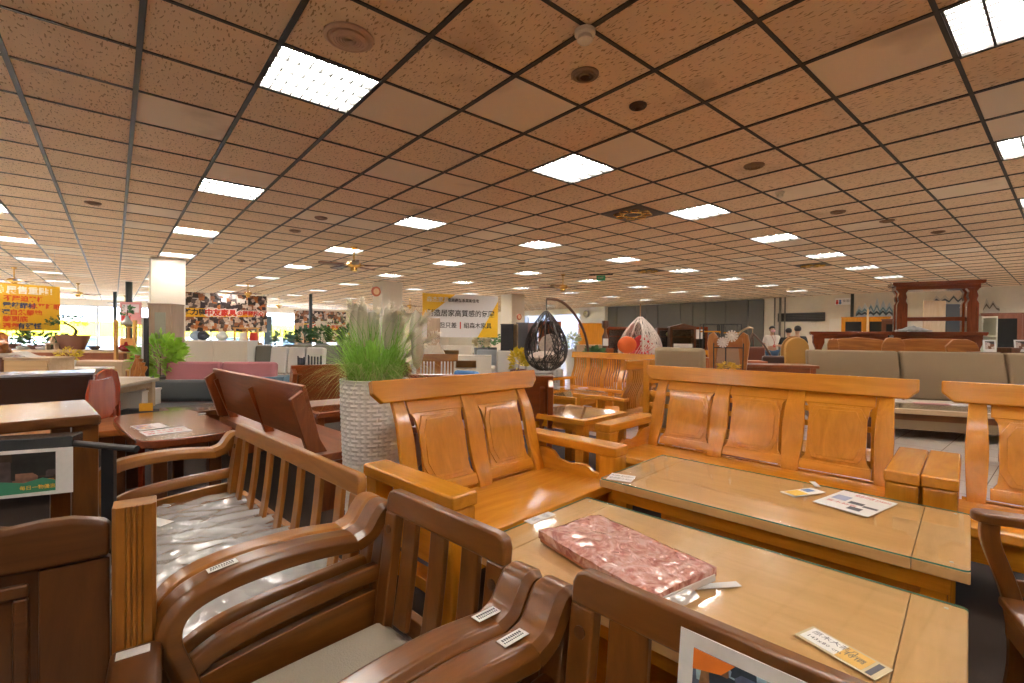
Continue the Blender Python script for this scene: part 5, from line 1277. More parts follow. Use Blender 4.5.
t = thing('clock', 'small dark wall clock on the white pier in the distance', 'clock', PQ(PW-.37, 17.4, 2.55), CA-pi/2); MB().lathe([(.2, 0), (.2, .03), (.17, .035), (.001, .035)], 24, RX(pi/2)).build('clock_face', flat('clock_grey', (.30, .27, .22), .4), t); box('hand', black_metal(), t, -.01, .01, -.045, -.036, 0, .14, 0); box('hand', black_metal(), t, -.09, 0, -.045, -.036, -.01, .01, 0)
t = thing('wine_statuette', 'dark red bottle-shaped lamp with a white label by the cabinets', 'ornament', ploc(605, 12.5, .0)); box('stand', redwood('z'), t, -.2, .2, -.15, .15, 0, 1.0); MB().lathe([(.07, 1.0), (.08, 1.30), (.03, 1.42), (.03, 1.5), (.09, 1.55), (.09, 1.72), (.001, 1.72)], 16).build('lamp_body', dark('z'), t); box('label', paper(), t, -.07, .07, -.09, -.08, 1.06, 1.25, 0)

# ------------------------------------------------------------------ hanging egg chairs
def egg_chair(label, px, ytip, ybot, d, W, frame, fill, arc=None, hook_y=None, seed=1, cush_lab='', open_a=-.9, z_rope=None):
    ztip = D(px, ytip, d).z; zbot = D(px, ybot, d).z; H = ztip-zbot; loc = ploc(px, d)
    t = thing('hanging_egg_chair', label, 'hanging chair', loc, 0, 'hanging egg chairs'); R_ = W/2
    def prof(s):   # 0 tip .. 1 bottom
        return R_*(sin(pi/2*min(1, s/.66))**.85 if s < .66 else math.sqrt(max(0, 1-((s-.66)/.345)**2)))
    def pt(a, s, k=1.): r_ = prof(s)*k; return Vector((r_*cos(a), r_*sin(a), ztip-s*H))
    oa = open_a
    r = random.Random(seed)
    rib = MB()
    for k in range(10):
        a = 2*pi*k/10+.2
        rib.tube([pt(a, .02+.96*q/16) for q in range(17)], .014, 5)
    for s in (.84, .97): rib.tube([pt(2*pi*q/28, s) for q in range(28)], .012, 5, True)
    rib.build('frame_ribs', frame, t)
    wv = MB()
    for k in range(230):
        a = r.uniform(0, 2*pi); s = r.uniform(.12, .96); da = r.uniform(-.9, .9); pts = []
        for q in range(7):
            aa = a+da*q/6+.15*math.sin(q*2+k); ss = min(.985, max(.06, s+.13*math.sin(q*.9+k)+.02*q*r.uniform(-1, 1)))
            dlt = (aa-oa+pi) % (2*pi)-pi
            if abs(dlt) < .75 and .2 < ss < .72: 
                if len(pts) > 1: break
                pts = []; continue
            pts.append(pt(aa, ss))
        if len(pts) > 2: wv.tube(pts, .0075, 4)
    wv.build('woven_shell', frame, t)
    c = thing('seat_pad', cush_lab, 'cushion', loc)
    mb = MB(); mb.ball((0, 0, ztip-.80*H), .86*R_, 16, sq=(1, 1, .42)); mb.build('pad_body', fill, c)
    MB().ball((R_*.25, R_*.35, ztip-.58*H), .55*R_, 12, sq=(1, .5, 1)).build('back_pillow', fill, c)
    hook = D(px, hook_y, d).z
    MB().tube([(0, 0, ztip-.01), (0, 0, hook)], .012, 6).build('hanging_rope', frame if arc else flat('rope_tan', (.45, .22, .12), .8), t)
    if arc:
        st = thing('chair_stand', 'brown arched metal stand carrying the black hanging egg chair', 'stand', loc)
        pts = [D(x, y, d+dd)-loc for x, y, dd in arc]; pts[0] = Vector((0, 0, hook))
        end = pts[-1]; pts += [Vector((end.x+.02, end.y, .35)), Vector((end.x-.1, end.y, .03))]
        MB().tube(smooth_path(pts, 5), .028, 8).build('arch', flat('stand_brown', (.13, .06, .035), .4), st)
        MB().tube([(end.x-.1+.5*cos(q*pi/12)-.42, end.y+.5*sin(q*pi/12), .03) for q in range(24)], .025, 8, True).build('base_ring', flat('stand_brown', (.13, .06, .035), .4), st)
    return t
egg_chair('black woven teardrop hanging egg chair on an arched stand', 546, 310, 371, 9.2, .84, flat('rattan_black', (.03, .022, .018), .5), flat('cushion_beige', (.58, .48, .40), .9, var=.4, bscale=30),
          arc=[(546, 299, 0), (560, 301, .05), (572, 311, .1), (583, 329, .2), (588, 350, .3)], hook_y=299, seed=2, cush_lab='beige round pad inside the black egg chair', open_a=-2.2)
egg_chair('white woven hanging egg chair with red seat pad, right of the black one', 640, 316, 368, 10.2, .92, flat('rattan_white', (.75, .68, .62), .5), flat('pad_red', (.55, .03, .03), .8, var=.3, bscale=30), hook_y=304, seed=5, cush_lab='red pad inside the white egg chair', open_a=-2.6)
o = thing('cushion', 'bright orange pillow at the left side of the white egg chair', 'cushion', D(627, 343, 9.75)); MB().ball((0, 0, -.04), .21, 18, sq=(.95, .6, .85)).build('pillow_body', flat('pillow_orange', (.85, .16, .03), .7, bump=.4, bscale=14), o)

# ------------------------------------------------------------------ dark cabinets before the grey wall
def display_cab(label, px, d, L, H, m, arch=False, paper_=False, shelf_stuff=False, rz=rad(-8)):
    t = thing('display_cabinet', label, 'cabinet', ploc(px, d), rz)
    mb = MB(); mb.box(-L/2, -L/2+.07, 0, .4, 0, H); mb.box(L/2-.07, L/2, 0, .4, 0, H); mb.box(-L/2, L/2, .37, .4, 0, H); mb.box(-L/2, L/2, 0, .4, 0, .1); mb.box(-L/2, L/2, 0, .4, H-.08, H)
    mb.build('carcass', m, t, .004); box('interior', flat('cab_inside', (.015, .012, .010), .4), t, -L/2+.07, L/2-.07, .33, .37, .1, H-.08, 0)
    for z in (.5, .95, 1.3): 
        if z < H-.2: box('shelf', m, t, -L/2+.07, L/2-.07, .03, .33, z, z+.025, 0)
    box('glass_door', glass_mat(), t, -L/2+.08, L/2-.08, -.004, .004, .12, H-.10, 0)
    if arch:
        MB().prism([(-L/2-.03, H), (-L/4, H+.05), (0, H+.10), (L/4, H+.05), (L/2+.03, H)], 'y', -.03, .4).build('arched_crown', m, t)
    if paper_: box('notice', paper(), t, -.14, .12, -.012, -.006, H-.36, H-.08, 0); 
    if shelf_stuff: box('white_panel', paper(), t, -L/2+.10, L/2-.10, -.012, -.006, .55, 1.12, 0)
    return t
display_cab('dark cabinet with shelves, leftmost before the grey wall', 666, 14.0, .50, 1.58, dark('z'))
display_cab('dark cabinet with arched top and white panel before the grey wall', 683, 13.6, .72, 1.60, dark('z'), True, False, True)
display_cab('dark red cabinet with a white notice, rightmost before the grey wall', 699, 14.2, .50, 1.62, rose('z'), False, True)
display_cab('red-brown glass cabinet behind the white egg chair', 620, 13.5, .75, 1.58, rose('z'))
o = thing('vase', 'yellow-green vase on a shelf of the leftmost dark cabinet', 'vase', ploc(668, 14.1, 1.325)); MB().lathe([(.04, 0), (.07, .05), (.06, .1), (.02, .13), (.001, .13)], 12).build('vase_body', flat('vase_green', (.45, .45, .15), .3), o)
def wire_shelf():
    t = thing('wire_shelf', 'black metal open shelf with wooden boards before the grey wall', 'shelf', ploc(722, 13), rad(-5)); k = black_metal()
    for x in (-.50, -.02, .02, .50):
        for y in (0, .3): box('post', k, t, x-.014, x+.014, y-.014, y+.014, 0, 1.68 if x < .6 else 1.6, 0)
    for s, zz in ((-1, (.9, 1.45)), (1, (.5, 1.42))):
        for z in zz: box('shelf_board', honey('x'), t, min(s*.02, s*.5), max(s*.02, s*.5), 0, .3, z, z+.035, 0)
    for z in (1.66,): box('top_rail', k, t, -.51, .51, -.01, .02, z, z+.02, 0); box('top_rail', k, t, -.51, .51, .28, .31, z, z+.02, 0)
wire_shelf()
plain_table('honey_side_table', 'small honey table left of the carved throne chair', 'side table', ploc(713, 12.2), 0, .45, .4, .98, honey, honey, leg=.04, th=.05)
def hang_basket():
    t = thing('arched_frame', 'brass arched hanging frame with a dark triangular cradle, before the grey wall', 'hanging frame', ploc(747, 10.2), 0)
    g = flat('arch_brass', (.40, .28, .16), .35, .6)
    MB().tube(smooth_path([(-.25, 0, 0), (-.27, 0, .9), (-.25, 0, 1.22), (-.15, 0, 1.42), (.03, 0, 1.52), (.12, 0, 1.50)], 5), .022, 8).build('arch', g, t)
    MB().tube([(-.25+.25*cos(k*pi/10)+.25, .25*sin(k*pi/10), .03) for k in range(20)], .02, 6, True).build('base_ring', g, t)
    MB().tube([(.12, 0, 1.5), (.12, 0, 1.38)], .01, 5).build('hook', g, t)
    mb = MB()
    for s in (-1, 1): mb.tube([(.12, 0, 1.40), (.12+s*.2, -.1, 1.15), (.12+s*.42, -.1, .80)], .02, 6); mb.tube([(.12, 0, 1.40), (.12+s*.1, .1, .85)], .015, 6)
    mb.build('cradle', flat('cradle_brown', (.10, .05, .035), .5), t)
hang_basket()
def throne():
    t = thing('carved_chair_back', 'pair of brown carved table stands with scroll tops behind the three-seater', 'table stand', ploc(728, 5.6), rad(-35)); w_ = slabw
    for s in (-1, 1):
        MB().prism([(-.12, 0), (-.14, .5), (-.07, .80), (-.13, 1.06), (-.10, 1.15), (0, 1.18), (.08, 1.13), (.09, 1.02), (.05, .85), (.12, .55), (.20, .2), (.22, 0)], 'y', -.03, .03, T(s*.16, .02, 0) @ Matrix.Scale(-s*.55, 4, (1, 0, 0))).build('scroll_side', w_('z'), t, .012)
    box('cross_plank', w_('x'), t, -.16, .16, -.02, .02, 1.02, 1.12, .005); box('curtain_board', flat('board_tan', (.42, .27, .17), .6), t, -.12, .14, .0, .02, .35, 1.02, .005)
    k = black_metal()
    t.scale = (1, 1, 1.16)
    f_ = thing('metal_flower_stand', 'black metal plant stand with white daisies and yellow blooms before the carved stands', 'flower stand', ploc(729, 5.3), rad(-30))
    for x in (-.15, -.03, .14): MB().tube(smooth_path([(x, 0, 0), (x, 0, .6), (x*1.05, 0, 1.24)], 4), .007, 5).build('rod', k, f_)
    MB().tube([(-.15, 0, 1.19), (.15, 0, 1.19)], .006, 5).build('rod', k, f_); MB().tube([(-.15, 0, .62), (.15, 0, .62)], .006, 5).build('rod', k, f_)
    for x, z, r_ in ((.03, 1.32, .055), (-.06, 1.25, .05)):
        mb = MB()
        for q in range(12): mb.prism([(-.008, r_*.3), (.008, r_*.3), (.010, r_*1.2), (-.010, r_*1.2)], 'y', -.004, .004, T(x, -.03, z) @ RY(q*pi/6))
        mb.ball((x, -.03, z), r_*.35, 8); mb.build('daisy', flat('daisy_white', (.82, .76, .72), .5), f_)
    leafy('yellow_flowers', 'yellow blossoms at the foot of the metal flower stand, just over the sofa rail', ploc(728, 5.0, .94), .07, .10, 120, flat('bloom_yellow', (.85, .60, .08), .5), potw, .05, .02, .04)
    cab('plant_bench', 'small dark wooden bench under the yellow blossoms behind the three-seater', 'bench', ploc(728, 4.85), rad(-30), .6, .3, .94, dark('x'), 0)
throne()
def rosetable(label, px, d, L, W, z, rz, m=redwood):
    return plain_table('wooden_table', label, 'table', ploc(px, d), rz, L, W, z, m, m, th=.04, glass=False)
rosetable('red-brown low table right of the carved stands', 770, 6.8, 1.1, .5, .93, rad(-10))
cab('orange_chest', 'orange-brown chest left of the carved stands', 'chest', ploc(708, 7.4), rad(-10), .62, .4, .98, wood('orange_wood', (.48, .13, .03), (.36, .09, .02), 'x'), 2)
cab('orange_chest', 'orange-brown chest right of the carved stands', 'chest', ploc(751, 7.8), rad(-10), .5, .4, .92, wood('orange_wood', (.48, .13, .03), (.36, .09, .02), 'x'), 2)
def box_chair(label, px, d, m, rz=0, H=1.1, W=.55):
    t = thing('upholstered_chair', label, 'chair', ploc(px, d), rz); 
    box('seat', m, t, -W/2, W/2, -.3, .25, .30, .50, .03); box('backrest', m, t, -W/2, W/2, .2, .32, .3, H, .04)
    for s in (-1, 1):
        for y in (-.26, .26): box('leg', dark('z'), t, s*(W/2-.05)-.025, s*(W/2-.05)+.025, y-.025, y+.025, 0, .3)
    return t
box_chair('dark brown leather chair left of the standing man', 759, 9.6, flat('leather_brown', (.12, .035, .02), .4), 0, 1.12, .5)
box_chair('very dark brown leather chair left of the golden chair', 779, 8.4, flat('leather_dark', (.05, .022, .016), .4), rad(-15), .98, .42)
cab('work_table', 'dark wooden work table in front of the standing man', 'table', ploc(770, 10.8), 0, 1.3, .6, .82, dark('x'), 2)
def golden():
    t = thing('golden_chair', 'golden arched high-back chair in front of the two dark-shirted people', 'chair', ploc(805, 8.3), rad(0)); m = flat('gold_velvet', (.45, .24, .05), .6, bump=.3, bscale=60)
    pts = [(-.21, .42)]+[(-.21+.0, .95)]+[(.21*cos(pi-k*pi/10), 1.12+.20*sin(pi-k*pi/10)) for k in range(11)]+[(.21, .95), (.21, .42)]
    MB().prism(pts, 'y', .2, .30).build('backrest', m, t, .02); box('seat', m, t, -.24, .24, -.25, .3, .40, .52, .03)
    fr_ = [(-.235, .42)]+[(-.235, .95)]+[(.235*cos(pi-k*pi/10), 1.12+.225*sin(pi-k*pi/10)) for k in range(11)]+[(.235, .95), (.235, .42)]
    MB().prism(fr_, 'y', .31, .335).build('back_frame', wood('gold_wood', (.40, .19, .04), (.3, .13, .03), 'z'), t, .01)
    for s in (-1, 1):
        for y in (-.2, .26): box('leg', wood('gold_wood', (.40, .19, .04), (.3, .13, .03), 'z'), t, s*.2-.025, s*.2+.025, y-.025, y+.025, 0, .40, .005)
        box('armrest', m, t, s*.25-.03, s*.25+.03, -.2, .25, .62, .69, .01)
golden()

# ------------------------------------------------------------------ big rosewood altar tables
def altar(label, loc, rz, L, H, W=.42, z0=0, wf=rose, brace=True, cap=True):
    t = thing('altar_table', label, 'table', loc, rz, None); t.location.z = z0
    MB().prism([(-L/2-.02, H-.035), (-L/2, H-.06), (L/2, H-.06), (L/2+.02, H-.035), (L/2+.02, H), (-L/2-.02, H)], 'y', -.02, W+.02).build('table_top', wf('x'), t, .006)
    box('frieze', wf('x'), t, -L/2+.03, L/2-.03, .03, W-.03, H-.13, H-.06, .004)
    for s in (-1, 1):
        for y in (.03, W-.15):
            x = s*(L/2-.12)
            MB().prism([(-.07, 0), (.07, 0), (.07, H*.55), (.045, H*.62), (.06, H*.70), (.045, H*.78), (.085, H*.86), (.085, H-.12), (-.085, H-.12), (-.085, H*.86), (-.045, H*.78), (-.06, H*.70), (-.045, H*.62), (-.07, H*.55)], 'y', y, y+.11, T(x, 0, 0)).build('leg', wf('z'), t, .008)
    if brace: box('stretcher', wf('x'), t, -L/2+.12, L/2-.12, W*.45, W*.6, H*.22, H*.30, .005)
    return t
def altars():
    d = 8.6; 
    def X(px): return D(px, 335, d).x
    zt = D(850, 332, d).z
    xa, xb, xc = X(811), X(891.5), X(989)
    def sc(px): 
        p = D(px, 335, d-(px-811)*.0065); return p
    A, B_, C_ = sc(811), sc(891), sc(988)
    ang = math.atan2(C_.y-A.y, C_.x-A.x)
    zA = D(850, 331.5, 8.3).z
    altar('long rosewood altar table, left one of the two below the stacked one', ((A.x+B_.x)/2, (A.y+B_.y)/2, 0), ang, (B_-A).length*.985, zA, z0=0)
    altar('long rosewood altar table carrying the stacked one', ((B_.x+C_.x)/2, (B_.y+C_.y)/2, 0), ang, (C_-B_).length*.985, zA, z0=0)
    c = (sc(893)+sc(984))/2; L = (sc(984)-sc(893)).length
    zT = D(938, 281, 7.75).z
    altar('tall rosewood altar table stacked high, open frame against the cream wall', (c.x, c.y, 0), ang, L, zT-zA-.002, z0=zA+.002)
altars()
def live_slab(label, px, d, w_, h, z0=.82, rz=-.3, stand=True):
    t = thing('wood_slab', label, 'wood slab', ploc(px, d), rz); r = random.Random(int(px)); pts = []
    for k in range(24):
        a = 2*pi*k/24; c, s = cos(a), sin(a); e = 4; q = (abs(c)**e+abs(s)**e)**(-1/e)*(1+r.uniform(-.05, .05)); pts.append((c*q*w_/2, h/2+s*q*h/2+z0))
    MB().prism(pts, 'y', -.03, .03).build('slab', slabw('x'), t, .01)
    box('stand', dark('z'), t, -w_*.3, w_*.3, -.1, .1, 0, z0+.05)
    return t
live_slab('broad honey wood slab standing left of the middle altar leg', 857, 7.75, .82, .50, .82)
live_slab('honey wood slab between the two middle altar legs', 893, 7.45, .30, .50, .82)
live_slab('long horizontal wood slab behind the altar table legs', 935, 7.75, 1.15, .50, .82)
live_slab('wood slab with dark bark edge near the right altar leg', 962, 7.1, .40, .48, .82)
live_slab('small wood slab right of the white notice', 1003, 7.0, .35, .48, .6)
live_slab('small curved wood slab just right of the left altar leg', 833, 7.6, .16, .46, .84)
t = thing('dark_post', 'dark wooden block post at the right edge beside the small slab', 'post', ploc(1013, 6.7)); box('post_body', dark('z'), t, -.13, .08, -.1, .1, 0, 1.20, .01)
for px, l in ((990, 'white notice with a brown picture leaning by the right altar leg'), (1021, 'white notice with a picture at the right edge')):
    o = thing('notice', l, 'notice', D(px, 352, 6.6), rad(-20)); M = RX(rad(-8)); MB().box(-.07, .07, -.002, .002, 0, .17, M).build('sheet', paper(), o); MB().box(-.05, .05, -.004, -.002, .04, .15, M).build('picture', photo_mat('slab_picture', [(.2, .08, .04), (.6, .5, .45), (.05, .04, .04)], 20), o)
    s_ = thing('side_box', 'dark box under the notice, %s' % ('by the right altar leg' if px < 1000 else 'at the right edge'), 'box', ploc(px, 6.65)); box('box_body', dark('x'), s_, -.14, .14, -.02, .2, 0, o.location.z-.002, .005)

# ------------------------------------------------------------------ right wall things
def wallbox(name, label, cat, x0, x1, y0, y1, mat, th=.04, part='panel'):
    qa, za = onwall(x0, y0); qb, zb = onwall(x1, y1); t = thing(name, label, cat, PQ(PW-.001, (qa+qb)/2, zb), CA-pi/2); L = abs(qa-qb)
    box(part, mat, t, -L/2, L/2, -th, 0, 0, za-zb, .004); return t, L, za-zb
t, L, H = wallbox('wall_vent', 'long black slotted vent high on the cream wall', 'vent', 778, 825, 313.5, 321, flat('vent_black', (.015, .015, .018), .5))
for k in range(5): box('slat', flat('vent_slat', (.06, .06, .06), .4), t, -L/2+.02, L/2-.02, -.06, -.04, .03+k*H/5.2, .05+k*H/5.2, 0)
t, L, H = wallbox('wall_sign', 'small white sign with red and blue figures on the cream wall', 'sign', 835.5, 851, 298.5, 304.5, paper())
for x, m_ in ((.12, red), (.32, blue)): MB().ball((-L/2+x*L, -.042, H*.62), H*.15, 8, sq=(1, .1, 1)).ball((-L/2+x*L, -.042, H*.3), H*.22, 8, sq=(.8, .1, 1)).build('figure', m_, t)
lettering('化妝室', H*.45, ink, t, T(-L/2+L*.48, -.045, H*.55), depth=.001)
t, L, H = wallbox('white_board', 'white panel board with small stickers standing before the cream wall', 'board', 832, 853, 319, 331.5, flat('board_white', (.75, .72, .64), .5), .3)
t.location.z = 0; bo = [c for c in t.children][0]; bo.data.transform(Matrix.Diagonal((1, 1, 1, 1)))
for vtx in bo.data.vertices: vtx.co.z = 0 if vtx.co.z < .01 else onwall(842, 319)[1]
def mural(name, label, x0, x1, yb, yt, mats, n, seed):
    qa, zb = onwall(x0, yb); qb, zt = onwall(x1, yt); L = abs(qa-qb); H = zt-zb
    t = thing(name, label, 'wall decoration', PQ(PW-.001, (qa+qb)/2, zb), CA-pi/2); r = random.Random(seed)
    for li, m_ in enumerate(mats):
        pts = [(-L/2, H*(.30-.1*li))]; 
        for k in range(1, n): pts.append((-L/2+L*k/n, H*(.42-.12*li+(.5 if k % 2 else .0)*(1-.35*li)*(1-abs(k/n-.5))*r.uniform(.6, 1.25))))
        pts.append((L/2, H*(.32-.1*li))); low = [(p[0], (-H*.02+H*.05*math.sin(i*2.3)) if li == 0 else p[1]-H*(.07+.08*abs(math.sin(i*1.7)))) for i, p in enumerate(pts)][::-1]
        MB().prism(pts+low, 'y', -.03-.012*li, -.012*li).build('relief', m_, t, smooth=0)
    return t
mural('wall_mural', 'blue-grey mountain and water relief on the cream wall left of the tall altar frame', 856, 896, 317, 297, (flat('mural_pale', (.52, .58, .60), .5), flat('mural_teal', (.14, .27, .34), .5), flat('mural_ink', (.05, .08, .10), .5)), 13, 4)
mural('wall_mural', 'black and grey mountain relief behind the tall altar frame', 932, 972, 306, 289, (flat('mural_stone', (.55, .52, .46), .5), flat('mural_ink', (.05, .08, .10), .5)), 9, 9)
mural('wall_mural', 'small mountain relief right of the tall altar frame', 983, 1000, 313, 295, (flat('mural_stone', (.55, .52, .46), .5), flat('mural_dark', (.16, .14, .11), .5)), 5, 2)
def far_cab(name, label, px, d, L, H, m, glass=True, doors=2, frame_door=True):
    t = cab(name, label, 'cabinet', ploc(px, d), rad(-38), L, .42, H, m, doors, knob=False)
    if glass:
        for k in range(doors):
            x0 = -L/2+.01+k*L/doors; box('door_glass', flat('dark_glass', (.02, .02, .02), .1), t, x0+.09, x0+L/doors-.10, -.03, -.02, H*.35, H-.14, 0)
    return t
far_cab('glass_cabinet', 'orange-brown glass cabinet left of the altar frame, before the cream wall', 865, 13.8, 1.15, 1.95, honey('z'))
far_cab('glass_cabinet', 'dark brown cabinet just left of the altar frame leg', 893, 12.8, .5, 1.85, dark('z'), doors=1)
far_cab('glass_cabinet', 'brown two-door glass cabinet at the right edge before the cream wall', 1022, 11.5, 1.45, 1.98, wood('cab_brown', (.24, .08, .04), (.16, .05, .025), 'z'))
poster('pale plywood sheet seen through the altar frame', 924, 946, 300.5, 352, 11.5, oak('z'), 'plywood_board', 'board'); poster('black board seen through the altar frame, right of the plywood', 946.5, 969, 304, 352, 11.6, flat('board_blackish', (.025, .028, .03), .4), 'black_board', 'board')
shelf_unit('cream shelf unit right of the altar frame', 989.5, 11.4, .38, 1.88, flat('shelf_cream', (.55, .52, .40), .5), 4)
t = thing('brass_pole_lamp', 'thin pale brass stand before the orange-brown glass cabinet', 'lamp', ploc(867, 11.0)); MB().tube([(0, 0, .02), (.01, 0, 2.0)], .02, 8).build('pole', flat('pale_brass', (.75, .55, .28), .35, .3), t); MB().lathe([(.14, 0), (.14, .02), (.001, .02)], 18).build('base', flat('pale_brass', (.75, .55, .28), .35, .3), t)
o = thing('cloth_bundle', 'grey and white wrapped bundle under the left altar table', 'bundle', ploc(842, 8.4, .0)); box('crate', dark('x'), o, -.25, .25, -.2, .2, 0, .95); MB().slab(lambda a, b: ((a-.5)*.55, (b-.5)*.4, .99+.16*math.sin(pi*a)*math.sin(pi*b)+.04*noise.noise(Vector((a*7, b*7, 0)))), 16, 8, (0, 0, -.04)).build('bundle_cloth', flat('bundle_grey', (.5, .5, .5), .5, var=.5, bscale=9), o)
o = thing('wrapped_stool', 'plastic-wrapped item on the altar table inside the open frame', 'bundle', ploc(913, 7.85, D(850, 331.5, 8.3).z+.003)); MB().slab(lambda a, b: ((a-.5)*.42, (b-.5)*.25, .02+.07*math.sin(pi*a)*math.sin(pi*b)+.02*noise.noise(Vector((a*9, b*5, 0)))), 14, 8, (0, 0, -.02)).build('bundle_cloth', flat('bundle_dark', (.25, .24, .24), .4, var=.6, bscale=14), o)

# ================================================================== people
def person(label, loc, rz, H, shirt, trouser, hair, pose, mask=None, lanyard=None, back=False):
    t = thing('person', label, 'person', loc, rz); s = H/1.72; skin = flat('skin', (.50, .28, .18), .6)
    J = {k: Vector(v)*s for k, v in pose.items()}
    verts = []; edges = []; rad_ = []
    def chain(names_r, root=None):
        prev = root
        for nme, r in names_r:
            verts.append(J[nme] if isinstance(nme, str) else Vector(nme)*s); rad_.append(r*s); i = len(verts)-1
            if prev is not None: edges.append((prev, i))
            prev = i
        return prev
    def mk(name, mat, build, parent=t, sub=1):
        verts.clear(); edges.clear(); rad_.clear(); build()
        me = bpy.data.meshes.new(name); me.from_pydata([tuple(v) for v in verts], edges, [])
        o = bpy.data.objects.new(name, me); COL.objects.link(o)
        sk = o.modifiers.new('skin', 'SKIN'); 
        if not me.skin_vertices: me.attributes  # layer is made by the modifier
        bm = bmesh.new(); bm.from_mesh(me); lay = bm.verts.layers.skin.verify()
        for v, r in zip(bm.verts, rad_): v[lay].radius = r if isinstance(r, tuple) else (r, r)
        bm.verts.ensure_lookup_table(); bm.verts[0][lay].use_root = True; bm.to_mesh(me); bm.free()
        sb = o.modifiers.new('sub', 'SUBSURF'); sb.levels = sub; sb.render_levels = sub
        dg = bpy.context.evaluated_depsgraph_get(); m2 = bpy.data.meshes.new_from_object(o.evaluated_get(dg)); bpy.data.objects.remove(o)
        m2.materials.clear(); m2.materials.append(mat); m2.polygons.foreach_set('use_smooth', [True]*len(m2.polygons))
        o = bpy.data.objects.new(name, m2); COL.objects.link(o); o.parent = parent; return o
    def body():
        verts.append(J['pelvis']); rad_.append(.11*s)
        c = 0
        verts.append(J['waist']); rad_.append(.105*s); edges.append((0, 1)); verts.append(J['chest']); rad_.append(.125*s); edges.append((1, 2)); verts.append(J['neck']); rad_.append(.05*s); edges.append((2, 3))
        verts.append(J['headb']); rad_.append(.06*s); edges.append((3, 4)); verts.append(J['head']); rad_.append(.082*s); edges.append((4, 5)); verts.append(J['crown']); rad_.append(.06*s); edges.append((5, 6))
        for sd in 'LR':
            k = chain([('sh'+sd, .05), ('el'+sd, .038), ('wr'+sd, .026)], 2)
            w = J['wr'+sd]/s; d = ((J['wr'+sd]-J['el'+sd]).normalized()); sv = d.cross(Vector((0, 0, 1))).normalized(); 
            verts.append((w+d*.05)*s); rad_.append(.026*s); edges.append((k, len(verts)-1)); pi_ = len(verts)-1
            for q in range(4): 
                b_ = w+d*.085+sv*(q-1.5)*.018; verts.append(b_*s); rad_.append(.009*s); edges.append((pi_, len(verts)-1)); verts.append((b_+d*(.06+.01*(1.5-abs(q-1.5)))+Vector((0, 0, -.02)))*s); rad_.append(.007*s); edges.append((len(verts)-2, len(verts)-1))
            verts.append((w+d*.05+sv*.045)*s); rad_.append(.010*s); edges.append((pi_, len(verts)-1))
        for sd in 'LR': chain([('hip'+sd, .085), ('kn'+sd, .058), ('an'+sd, .038), ('toe'+sd, .035)], 0)
    mk('body', skin, body, sub=1)
    def sh():
        verts.append(J['waist']-Vector((0, 0, .06*s))); rad_.append(.135*s); verts.append(J['chest']); rad_.append(.148*s); edges.append((0, 1)); verts.append(J['neck']-Vector((0, 0, .035*s))); rad_.append(.07*s); edges.append((1, 2))
        for sd in 'LR':
            m_ = J['sh'+sd]*.25+J['el'+sd]*.75; verts.append(J['sh'+sd]); rad_.append(.068*s); edges.append((1, len(verts)-1)); verts.append(m_); rad_.append(.058*s); edges.append((len(verts)-2, len(verts)-1))
    mk('shirt', shirt, sh, sub=2)
    def tr():
        verts.append(J['pelvis']); rad_.append(.135*s)
        for sd in 'LR': chain([('hip'+sd, .100), ('kn'+sd, .075), ('an'+sd, .060)], 0)
    mk('trousers', trouser, tr, sub=2)
    hd = J['head']; hm = MB()
    cs = hd+Vector((0, .018, .035))*s
    hm.ball(cs, .098*s, 14, sq=(.92, 1.0, .95)); hb = hm.build('hair', hair, t, smooth=60)
    for v in hb.data.vertices:
        if v.co.y < cs.y-.02*s and v.co.z < hd.z+.055*s: v.co.y = cs.y-.02*s
        if v.co.z < hd.z-.03*s: v.co.z = hd.z-.03*s
    fc = MB(); fc.ball(hd+Vector((0, -.088, -.005))*s, .014*s, 8, sq=(.8, 1, 1.4)); fc.build('nose', skin, t)
    for x in (-.032, .032):
        MB().ball(hd+Vector((x, -.076, .018))*s, .010*s, 8, sq=(1.3, .5, .7)).build('eye', flat('eye_dark', (.02, .015, .01), .2), t); MB().ball(hd+Vector((x*2.7, .005, 0))*s, .022*s, 8, sq=(.4, .8, 1.3)).build('ear', skin, t)
    MB().ball(hd+Vector((0, -.080, -.045))*s, .018*s, 8, sq=(1.3, .4, .35)).build('mouth', flat('lip', (.35, .12, .10), .5), t)
    if mask: MB().ball(hd+Vector((0, -.050, -.030))*s, .062*s, 12, sq=(1.05, .8, .75)).build('face_mask', mask, t)
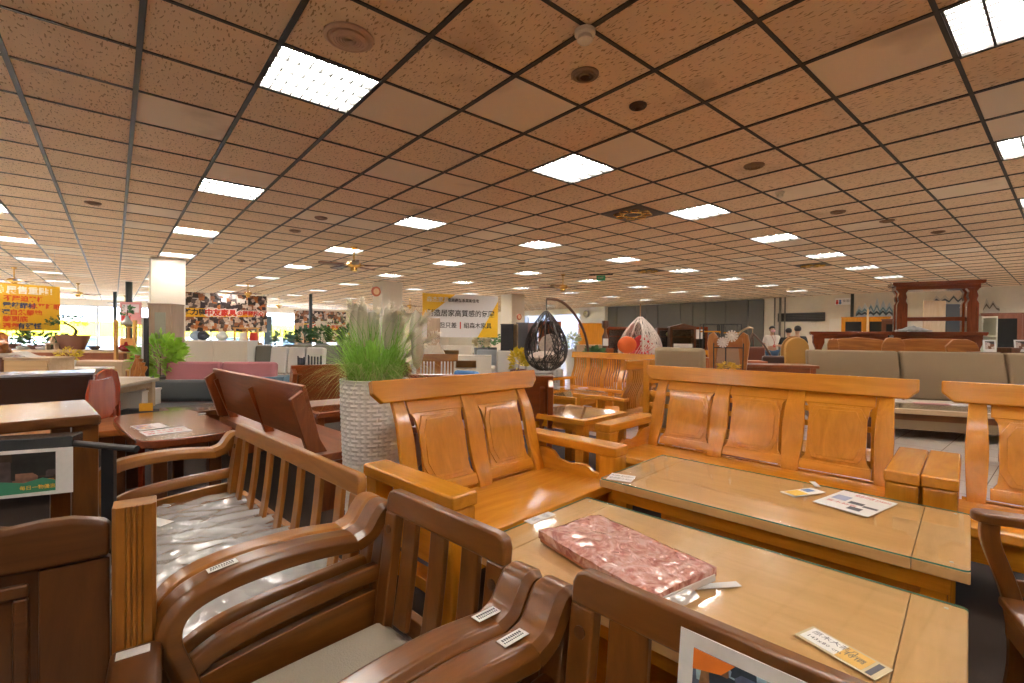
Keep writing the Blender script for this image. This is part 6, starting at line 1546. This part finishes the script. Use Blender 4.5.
    if lanyard:
        n = J['neck']; c = J['chest']
        MB().tube([n+Vector((-.05, -.06, -.02))*s, c+Vector((-.02, -.165, 0))*s, c+Vector((0, -.165, -.14))*s], .006*s, 5).tube([n+Vector((.05, -.06, -.02))*s, c+Vector((.02, -.165, 0))*s, c+Vector((0, -.165, -.14))*s], .006*s, 5).build('lanyard', lanyard, t)
        b = box('badge', red, t, -.03*s, .03*s, 0, .004, -.08*s, 0, 0); b.location = c+Vector((0, -.172, -.14))*s
    for sd in 'LR':
        a = J['an'+sd]; tp = J['toe'+sd]; MB().prism([(-.04, 0), (.04, 0), (.04, .07), (-.04, .07)], 'y', tp.y-.04*s, a.y+.05*s, T(a.x, 0, 0)).build('shoe', flat('shoe_dark', (.04, .03, .03), .5), t, .01)
    return t
STAND = dict(pelvis=(0, 0, .95), waist=(0, 0, 1.08), chest=(0, 0, 1.30), neck=(0, -.01, 1.46), headb=(0, -.015, 1.52), head=(0, -.02, 1.60), crown=(0, -.01, 1.66),
             shL=(-.185, 0, 1.38), shR=(.185, 0, 1.38), elL=(-.24, .02, 1.12), elR=(.25, .0, 1.12), wrL=(-.20, -.15, 1.00), wrR=(.06, -.20, 1.13),
             hipL=(-.095, 0, .90), hipR=(.095, 0, .90), knL=(-.10, -.02, .49), knR=(.10, -.02, .49), anL=(-.10, .01, .08), anR=(.10, .01, .08), toeL=(-.10, -.13, .04), toeR=(.10, -.13, .04))
person('person standing in a white short-sleeved shirt, pink face mask and red lanyard', ploc(772, 13.8), rad(-6), 1.66, flat('shirt_white', (.74, .68, .62), .8), flat('jeans_blue', (.05, .10, .18), .8), flat('hair_black', (.012, .010, .010), .5), STAND,
       mask=flat('mask_pink', (.75, .42, .45), .7), lanyard=flat('lanyard_red', (.40, .04, .04), .6))
B_ = dict(STAND); B_.update(wrL=(-.16, -.30, 1.12), elL=(-.26, -.06, 1.14), wrR=(.16, -.30, 1.12), elR=(.26, -.06, 1.14))
person('person in a black T-shirt seen from behind, right one of the two dark-shirted people', ploc(797.5, 12.6), rad(170), 1.64, flat('shirt_black', (.02, .02, .022), .8), flat('jeans_dark', (.04, .05, .07), .8), flat('hair_black', (.012, .010, .010), .5), B_)
person('person in a dark shirt, head showing left of the one in black T-shirt', ploc(788.5, 13.6), rad(140), 1.60, flat('shirt_dark', (.04, .035, .035), .8), flat('jeans_blue', (.05, .10, .18), .8), flat('hair_black', (.012, .010, .010), .5), B_)
